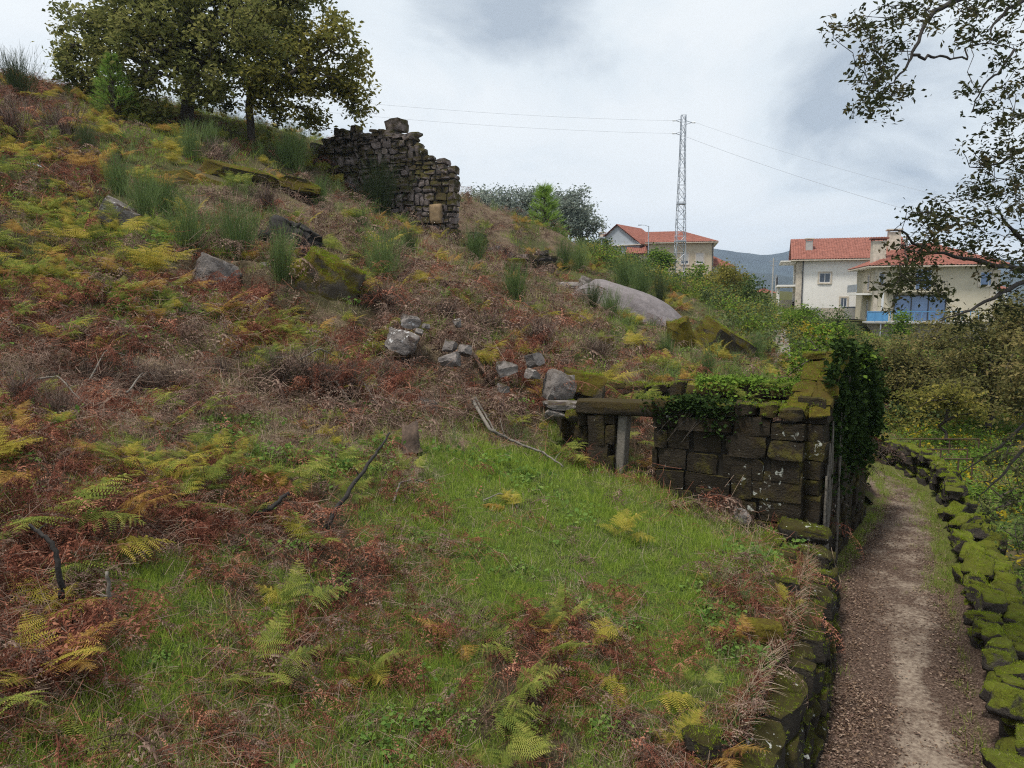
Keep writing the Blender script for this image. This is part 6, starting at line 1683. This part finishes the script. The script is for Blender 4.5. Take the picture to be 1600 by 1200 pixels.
def build_ivy():
    rng = np.random.default_rng(8); d2 = np.array(C3) - np.array(C0); Ls = np.hypot(*d2); d2 = d2 / Ls; nr = np.array([d2[1], -d2[0]])
    # dark ivy on the side wall above the path
    N = 17000; s = rng.uniform(.35, Ls + .5, N); z = rng.uniform(.5, 4.7, N); b = .33 + .30 * np.clip((s - .5) / 2.0, 0, 1) * (fbm(s * 1.5, z * 1.5, 4) * 2.2 + .62) * np.clip((z - .6) / 1.6, .15, 1)
    k = (rng.random(N) < np.clip((z - 1.5) / .9, .02, 1)) & (fbm(s * 2.2, z * 2.2, 9) > -.12) & (z < 4.55 - .12 * s + .4); s, z, b = s[k], z[k], b[k]; n = rng.uniform(.6, 1.02, len(s)) * b
    P = np.stack([C0[0] + d2[0] * s + nr[0] * n, C0[1] + d2[1] * s + nr[1] * n, z], 1) + rng.normal(size=(len(s), 3)) * .04
    t = thing('ivy', 'dark ivy blanketing the side wall of the ruined house above the path', 'ivy', (C0[0] + d2[0] * 2.5 + nr[0] * .5, C0[1] + d2[1] * 2.5 + nr[1] * .5, 0))
    V, f, tt = leafcards(P, .105, rng, .3, aspect=.85); obj('leaves', MB().add(V, f, tt), MAT['ivy'], t)
    mb = MB()
    for k in range(8):
        s0 = .20 + k * .07 + (k > 5) * .8; zz = np.linspace(-.05, 2.2 + .2 * k, 9); P = np.stack([C0[0] + d2[0] * (s0 + .11 * np.sin(zz * 1.7 + k * 2.1)) + nr[0] * .36, C0[1] + d2[1] * (s0 + .11 * np.sin(zz * 1.7 + k * 2.1)) + nr[1] * .36, zz], 1); mb.tube(P, np.linspace((.10, .04, .075, .03, .06, .03, .03, .03)[k], .018, 9), 6)
    obj('stem', mb, plain('ivy_stem_bark', (.095, .085, .07), .9, .5, 12, bmp=.6), t, smooth=True)
    # ivy bush on the gable and along the back
    t = thing('ivy', 'bushy bright ivy heaped on top of the gable of the ruined house', 'ivy', (C0[0] + d2[0] * 2.6, C0[1] + d2[1] * 2.6, 4.2))
    lob = [(at(u, v, D), r * D / F) for u, v, r, D in ((1243, 562, 20, 16.6), (1268, 540, 26, 16.6), (1295, 532, 27, 16.4), (1320, 545, 26, 16.2), (1283, 562, 28, 16.8), (1338, 572, 24, 16.0), (1300, 520, 20, 16.6), (1225, 580, 14, 16.8), (1262, 575, 20, 16.8))]
    Tg = lobe_points(lob, 70, rng, .4); C = np.repeat(Tg, 20, 0) + rng.normal(size=(len(Tg) * 20, 3)) * .10
    V, f, tt = leafcards(C, .085, rng, .7, aspect=.85); up = C[:, 2] + .25 * rng.normal(size=len(C)); hi = up > 4.25
    obj('leaves', MB().add(V, f, tt), MAT['shrub'], t)
    P0, P1, r0, r1, _ = grow([np.array([C0[0] + d2[0] * 2.6, C0[1] + d2[1] * 2.6, 3.6]), np.array([C0[0] + d2[0] * 2.7, C0[1] + d2[1] * 2.7, 4.0])], Tg, rng, .2, tip=.006, maxr=.04); obj('stem', MB().edges(P0, P1, r0, r1, 4), MAT['bark'], t)
    # ivy trailing over the front wall and carpeting the wall tops
    d = (np.array(C1) - np.array(C0)) / np.hypot(C1[0] - C0[0], C1[1] - C0[1]); n1 = np.array([-d[1], d[0]]); n1 = n1 if n1[1] < 0 else -n1
    t = thing('ivy', 'ivy trailing over the front wall right of the lintel', 'ivy', (C0[0] + d[0] * 2.5, C0[1] + d[1] * 2.5, 3.4)); P = []
    for k in range(1500):
        s0 = rng.normal(2.05, .38); zz = 3.58 - abs(rng.normal()) * .24 * (1 + .5 * math.sin(s0 * 5)); o = rng.uniform(.30, .40) if zz < 3.45 else rng.uniform(-.3, .42); P.append((C0[0] + d[0] * s0 + n1[0] * o, C0[1] + d[1] * s0 + n1[1] * o, zz))
    V, f, tt = leafcards(np.array(P), .085, rng, .7, aspect=.85); obj('leaves', MB().add(V, f, tt), MAT['ivy'], t)
    mb = MB()
    for k in range(8):
        s0 = 1.6 + k * .1; mb.tube([(C0[0] + d[0] * (s0 + j * .12) + n1[0] * .36, C0[1] + d[1] * (s0 + j * .12) + n1[1] * .36, 3.45 - j * .12 * (1 + k % 3 * .3)) for j in range(5)], .006, 4)
    obj('stem', mb, MAT['bark'], t)
    e = (np.array(C2) - np.array(C3)) / np.hypot(C2[0] - C3[0], C2[1] - C3[1])
    t = thing('ivy', 'low ivy carpet on the back wall top of the ruined house', 'ivy', (C3[0] + e[0] * 3, C3[1] + e[1] * 3, 3.4)); P = []
    for k in range(2600):
        s0 = rng.uniform(.8, 4.0); o = rng.normal() * .45; zz = 3.36 + .12 * fbm(np.array(s0 * 2), np.array(o * 2), 3) + abs(rng.normal()) * .08 - max(0, abs(o) - .3) * .8; P.append((C3[0] + e[0] * s0 - e[1] * o, C3[1] + e[1] * s0 + e[0] * o, float(zz)))
    V, f, tt = leafcards(np.array(P), .085, rng, 1.0, aspect=.85); obj('leaves', MB().add(V, f, tt), MAT['ivy_bright'], t); obj('stem', MB().tube([(C3[0] + e[0] * q, C3[1] + e[1] * q, 3.38) for q in np.linspace(.8, 4.5, 9)], .012, 5), MAT['bark'], t)


build_ivy()


def build_deadwood():
    rng = np.random.default_rng(3)
    def branch(name, lab, pts, r0, r1, mat, twigs=3, cat='branch'):
        P = np.array(pts, float); q = np.linspace(0, len(P) - 1, len(P) * 4); P = np.stack([np.interp(q, range(len(P)), P[:, k]) for k in range(3)], 1); P[1:-1] += rng.normal(size=(len(P) - 2, 3)) * r0 * .22
        mb = MB().tube(P, np.linspace(r0, r1, len(P)), 7)
        for k in range(twigs):
            i = int(rng.integers(len(P) // 3, len(P) - 1)); d = rng.normal(size=3); d[2] = abs(d[2]) * .5; l = rng.uniform(.12, .35) * np.linalg.norm(P[-1] - P[0]) * .6; m = P[i] + d / np.linalg.norm(d) * l * .5
            mb.tube([P[i], m, m + rng.normal(size=3) * l * .2 + d * l * .3], [r1 * .8, r1 * .55, r1 * .25], 4)
        return tag(obj(name, mb, MAT[mat], None, (0, 0, 0), True), lab, cat)
    H = lambda u, v, dz=0: hit(u, v) + np.array([0, 0, dz])
    a = hit(505, 830); lift = lambda u, v, D: at(u, v, D)
    branch('charred_branch', 'charred black stick leaning up out of the bracken above the meadow', [a, lift(545, 765, a[1] + .5), lift(578, 722, a[1] + .9), lift(595, 700, a[1] + 1.1), lift(609, 676, a[1] + 1.3)], .034, .012, 'wood_dark', 1)
    a = hit(388, 815); branch('charred_branch', 'charred black branch lying in the dark bracken heap left of the stick', [a, lift(420, 795, a[1]), lift(452, 770, a[1] + .2)], .04, .02, 'wood_dark', 2)
    a = hit(95, 925); branch('charred_sapling', 'black bent burnt stem standing among the ferns at left', [lift(96, 935, a[1] - .45), lift(93, 890, a[1] - .45), lift(82, 850, a[1] - .42), lift(62, 832, a[1] - .4), lift(46, 820, a[1] - .38)], .024, .012, 'wood_dark', 2)
    a = hit(168, 978); branch('pale_stick', 'pale barkless stick standing upright right of the black bent stem', [a - [0, 0, .05], lift(171, 935, a[1] - .1), lift(167, 893, a[1] - .1)], .020, .012, 'bark_pale', 1)
    branch('grey_log', 'long grey fallen branch running from the bracken down to the door', [H(738, 655, .42), H(765, 690, .25), H(800, 705, .20), H(850, 722, .16), H(880, 738, .1)], .042, .016, 'bark_pale', 4)
    branch('grey_log', 'short forked grey branch beside the top of the long fallen one', [H(742, 652, .45), H(760, 672, .3), H(778, 692, .15)], .028, .016, 'bark_pale', 2)
    branch('grey_log', 'dark grey log lying in the red bracken in mid slope', [H(733, 585, .6), H(742, 600, .5), H(770, 628, .35)], .075, .05, 'wood_brown', 2)
    branch('pale_stick', 'curved pale twig below the dark grey log', [H(778, 632, .2), H(787, 645, .25), H(776, 660, .08)], .022, .012, 'bark_pale', 0)
    branch('pale_stick', 'arched pale twig lying at the top of the meadow', [H(614, 790, .02), H(625, 772, .16), H(645, 768, .16), H(672, 768, .1)], .018, .009, 'bark_pale', 1)
    branch('pale_stick', 'thin pale twig in the grass right of the arched one', [H(756, 790, .06), H(780, 783, .1), H(800, 784, .08), H(808, 796, .02)], .012, .007, 'bark_pale', 0)
    for k, (u, v, du, dv) in enumerate(((470, 600, 60, -25), (500, 625, 50, 22), (545, 620, 45, 30), (430, 590, 55, 20), (140, 620, 60, -40), (60, 620, 70, 30), (200, 640, 50, -30))):
        branch('dead_twig', ('bare pale twig at the left of the dark twig heap in mid slope', 'long pale twig below the dark twig heap in mid slope', 'pale twig sloping down right of the dark twig heap', 'short pale twig at the top left of the dark twig heap', 'pale twig rising right in the brown tangle low on the left slope', 'pale twig nearest the left edge in the brown tangle', 'pale twig at the right of the brown tangle low on the left slope')[k], [H(u, v, .25), H(u + du * .5, v + dv * .5, .45), H(u + du, v + dv, .2)], .016, .008, 'bark_pale', 3)['group'] = 'bare twigs in the mid slope heap' if k < 4 else 'bare twigs in the left slope tangle'
    # stump
    p = hit(640, 704); mb = MB(); a = np.linspace(0, 6.283, 15)[:-1]
    rings = [(0, .21), (.08, .165), (.22, .145), (.40, .135)]; V = np.array([[r * math.cos(x) * (1 + .14 * math.sin(3 * x + 1)), r * math.sin(x) * (1 + .14 * math.sin(3 * x + 1)), z + (.10 * max(0, math.sin(2 * x)) + .05 * rng.random()) * (z > .35)] for z, r in rings for x in a]); n = 14
    mb.add(V, [[k * n + i, k * n + (i + 1) % n, (k + 1) * n + (i + 1) % n, (k + 1) * n + i] for k in range(3) for i in range(n)]); c = mb.n - n
    mb.add([[0, 0, .27]], np.zeros((0, 3), int)); mb.F3.append(np.array([[c + i, c + (i + 1) % n, c + n] for i in range(n)]))
    tag(obj('tree_stump', mb, MAT['wood_brown'], None, p - [0, 0, .02], True), 'small jagged brown tree stump at the top of the meadow', 'stump')
    # charred upturned root
    p = hit(455, 395); t = thing('charred_root', 'black charred root plate of a fallen tree above the mossy wedge boulder', 'root', p)
    o = obj('root_plate', stonemesh('root_plate', 9, .5, .75, 91), MAT['wood_dark'], t, p + [0, 0, .45], True); o.scale = (1.5, .9, 1.15); o.rotation_euler = (0, .5, .2)
    for k in range(9):
        a = rng.uniform(-.2, 3.3); l = rng.uniform(.35, .62); e = p + np.array([math.cos(a) * l * 1.2, -.2 + rng.normal() * .3, .45 + math.sin(a) * l]); obj('root', MB().tube([p + [0, 0, .4], (p + [0, 0, .4] + e) / 2 + rng.normal(size=3) * .1, e], [.16, .11, .04], 6), MAT['wood_dark'], t, smooth=True)
    q = hit(480, 382); obj('root', MB().tube([q + [-.35, 0, .0], q + [.0, -.1, .12], q + [.35, -.1, .2]], [.09, .12, .09], 7), MAT['bark_pale'], t, smooth=True)['label'] = 'pale weathered root end'
    # wire trellises in the garden
    for k, (u0, u1, v, vb, D, lab) in enumerate(((1392, 1530, 686, 705, 25.5, 'rusty wire trellis farthest from the lane wall in the garden'), (1429, 1512, 702, 722, 23.5, 'rusty wire trellis in the middle of the garden'), (1476, 1520, 717, 738, 21.5, 'rusty wire trellis nearest the bend of the lane wall'))):
        a, b = at(u0, v, D), at(u1, v, D); t = thing('wire_trellis', lab, 'trellis', (a[0], D, -.2)); obj('rail', MB().tube([a, b], .022, 5), MAT['rust'], t)
        for q in np.linspace(0, 1, 4 if k == 0 else 3): c = a + (b - a) * q; obj('post', MB().tube([c, [c[0], c[1], -.4]], .025, 5), MAT['rust'], t)
        obj('wire', MB().tube([a - [0, 0, .25], b - [0, 0, .25]], .006, 4), MAT['rust'], t)


build_deadwood()


def build_moss():
    """cushions of moss standing up from the tops of the stones"""
    rng = np.random.default_rng(44); P, S = [], []
    cache = {}
    for o in list(COL.objects):
        if o.type != 'MESH' or o.name.startswith('lintel') or not (o.parent or o.get('category') == 'rock') or o.data.materials[0] not in (MAT['rock_moss'], MAT['lane'], MAT['terrace'], MAT['gable'], MAT['ruin_top']): continue
        me = o.data
        if me.name not in cache:
            v = np.empty(len(me.vertices) * 3, np.float32); me.vertices.foreach_get('co', v); q = np.empty(len(me.loops), np.int32); me.loops.foreach_get('vertex_index', q); cache[me.name] = (v.reshape(-1, 3), q.reshape(-1, 4))
        v, q = cache[me.name]; M = np.array(o.rotation_euler.to_matrix()); w = (v * np.array(o.scale)) @ M.T + WL[o.name]
        c = w[q].mean(1); nn = np.cross(w[q[:, 1]] - w[q[:, 0]], w[q[:, 3]] - w[q[:, 0]]); A = np.linalg.norm(nn, axis=1); nz = nn[:, 2] / (A + 1e-9)
        if np.dot(nn[0], c[0] - w.mean(0)) < 0: nz = -nz
        wt = A * np.clip(nz - .1, 0, 1); tot = wt.sum()
        if tot < 1e-5: continue
        D = max(6, WL[o.name][1]); n = int(min(160 if o.parent else 1200, tot * 9000 / D)); i = rng.choice(len(q), n, p=wt / tot); b = rng.dirichlet((1, 1, 1, 1), n)
        P.append((w[q[i]] * b[:, :, None]).sum(1)); S.append(np.full(n, np.clip(D / 12, .7, 1.6)))
    P = np.concatenate(P); S = np.concatenate(S); k = fbm(P[:, 0] / .22 + P[:, 2], P[:, 1] / .22, 3) > -.03; P, S = P[k], S[k]
    kinds = [blades(rng, 14, .030, .0028, .022, .6, 2).mesh('moss_tuft', MAT['moss_tuft']) for j in range(4)] + [blades(rng, 8, .085, .0022, .02, .7, 2).mesh('moss_tuft', MAT['grass_mix'])]
    scatter('moss', P, np.stack([rng.normal(size=len(P)) * .3, rng.normal(size=len(P)) * .3, rng.uniform(0, 6.28, len(P))], 1), S * rng.uniform(.6, 1.3, len(P)), rng.choice(5, len(P), p=(.24, .24, .24, .23, .05)), kinds, 'cushions of green and yellow moss on the stones of the walls')


build_moss()


def build_haze():
    m, nt, n, L = newmat('pale_air'); v = n('ShaderNodeVolumePrincipled'); o = n('ShaderNodeOutputMaterial')
    v.inputs['Color'].default_value = (.58, .74, 1.0, 1); v.inputs['Density'].default_value = HAZE; v.inputs['Anisotropy'].default_value = .2
    v.inputs['Density Attribute'].default_value = ''; v.inputs['Temperature Attribute'].default_value = ''; v.inputs['Color Attribute'].default_value = ''
    L(v.outputs[0], o.inputs['Volume']); m.cycles.homogeneous_volume = True
    tag(obj('haze', MB().box((0, 1000, 120), (13000, 4700, 420)), m), kind='stuff')


HAZE = 0.00017
build_haze()
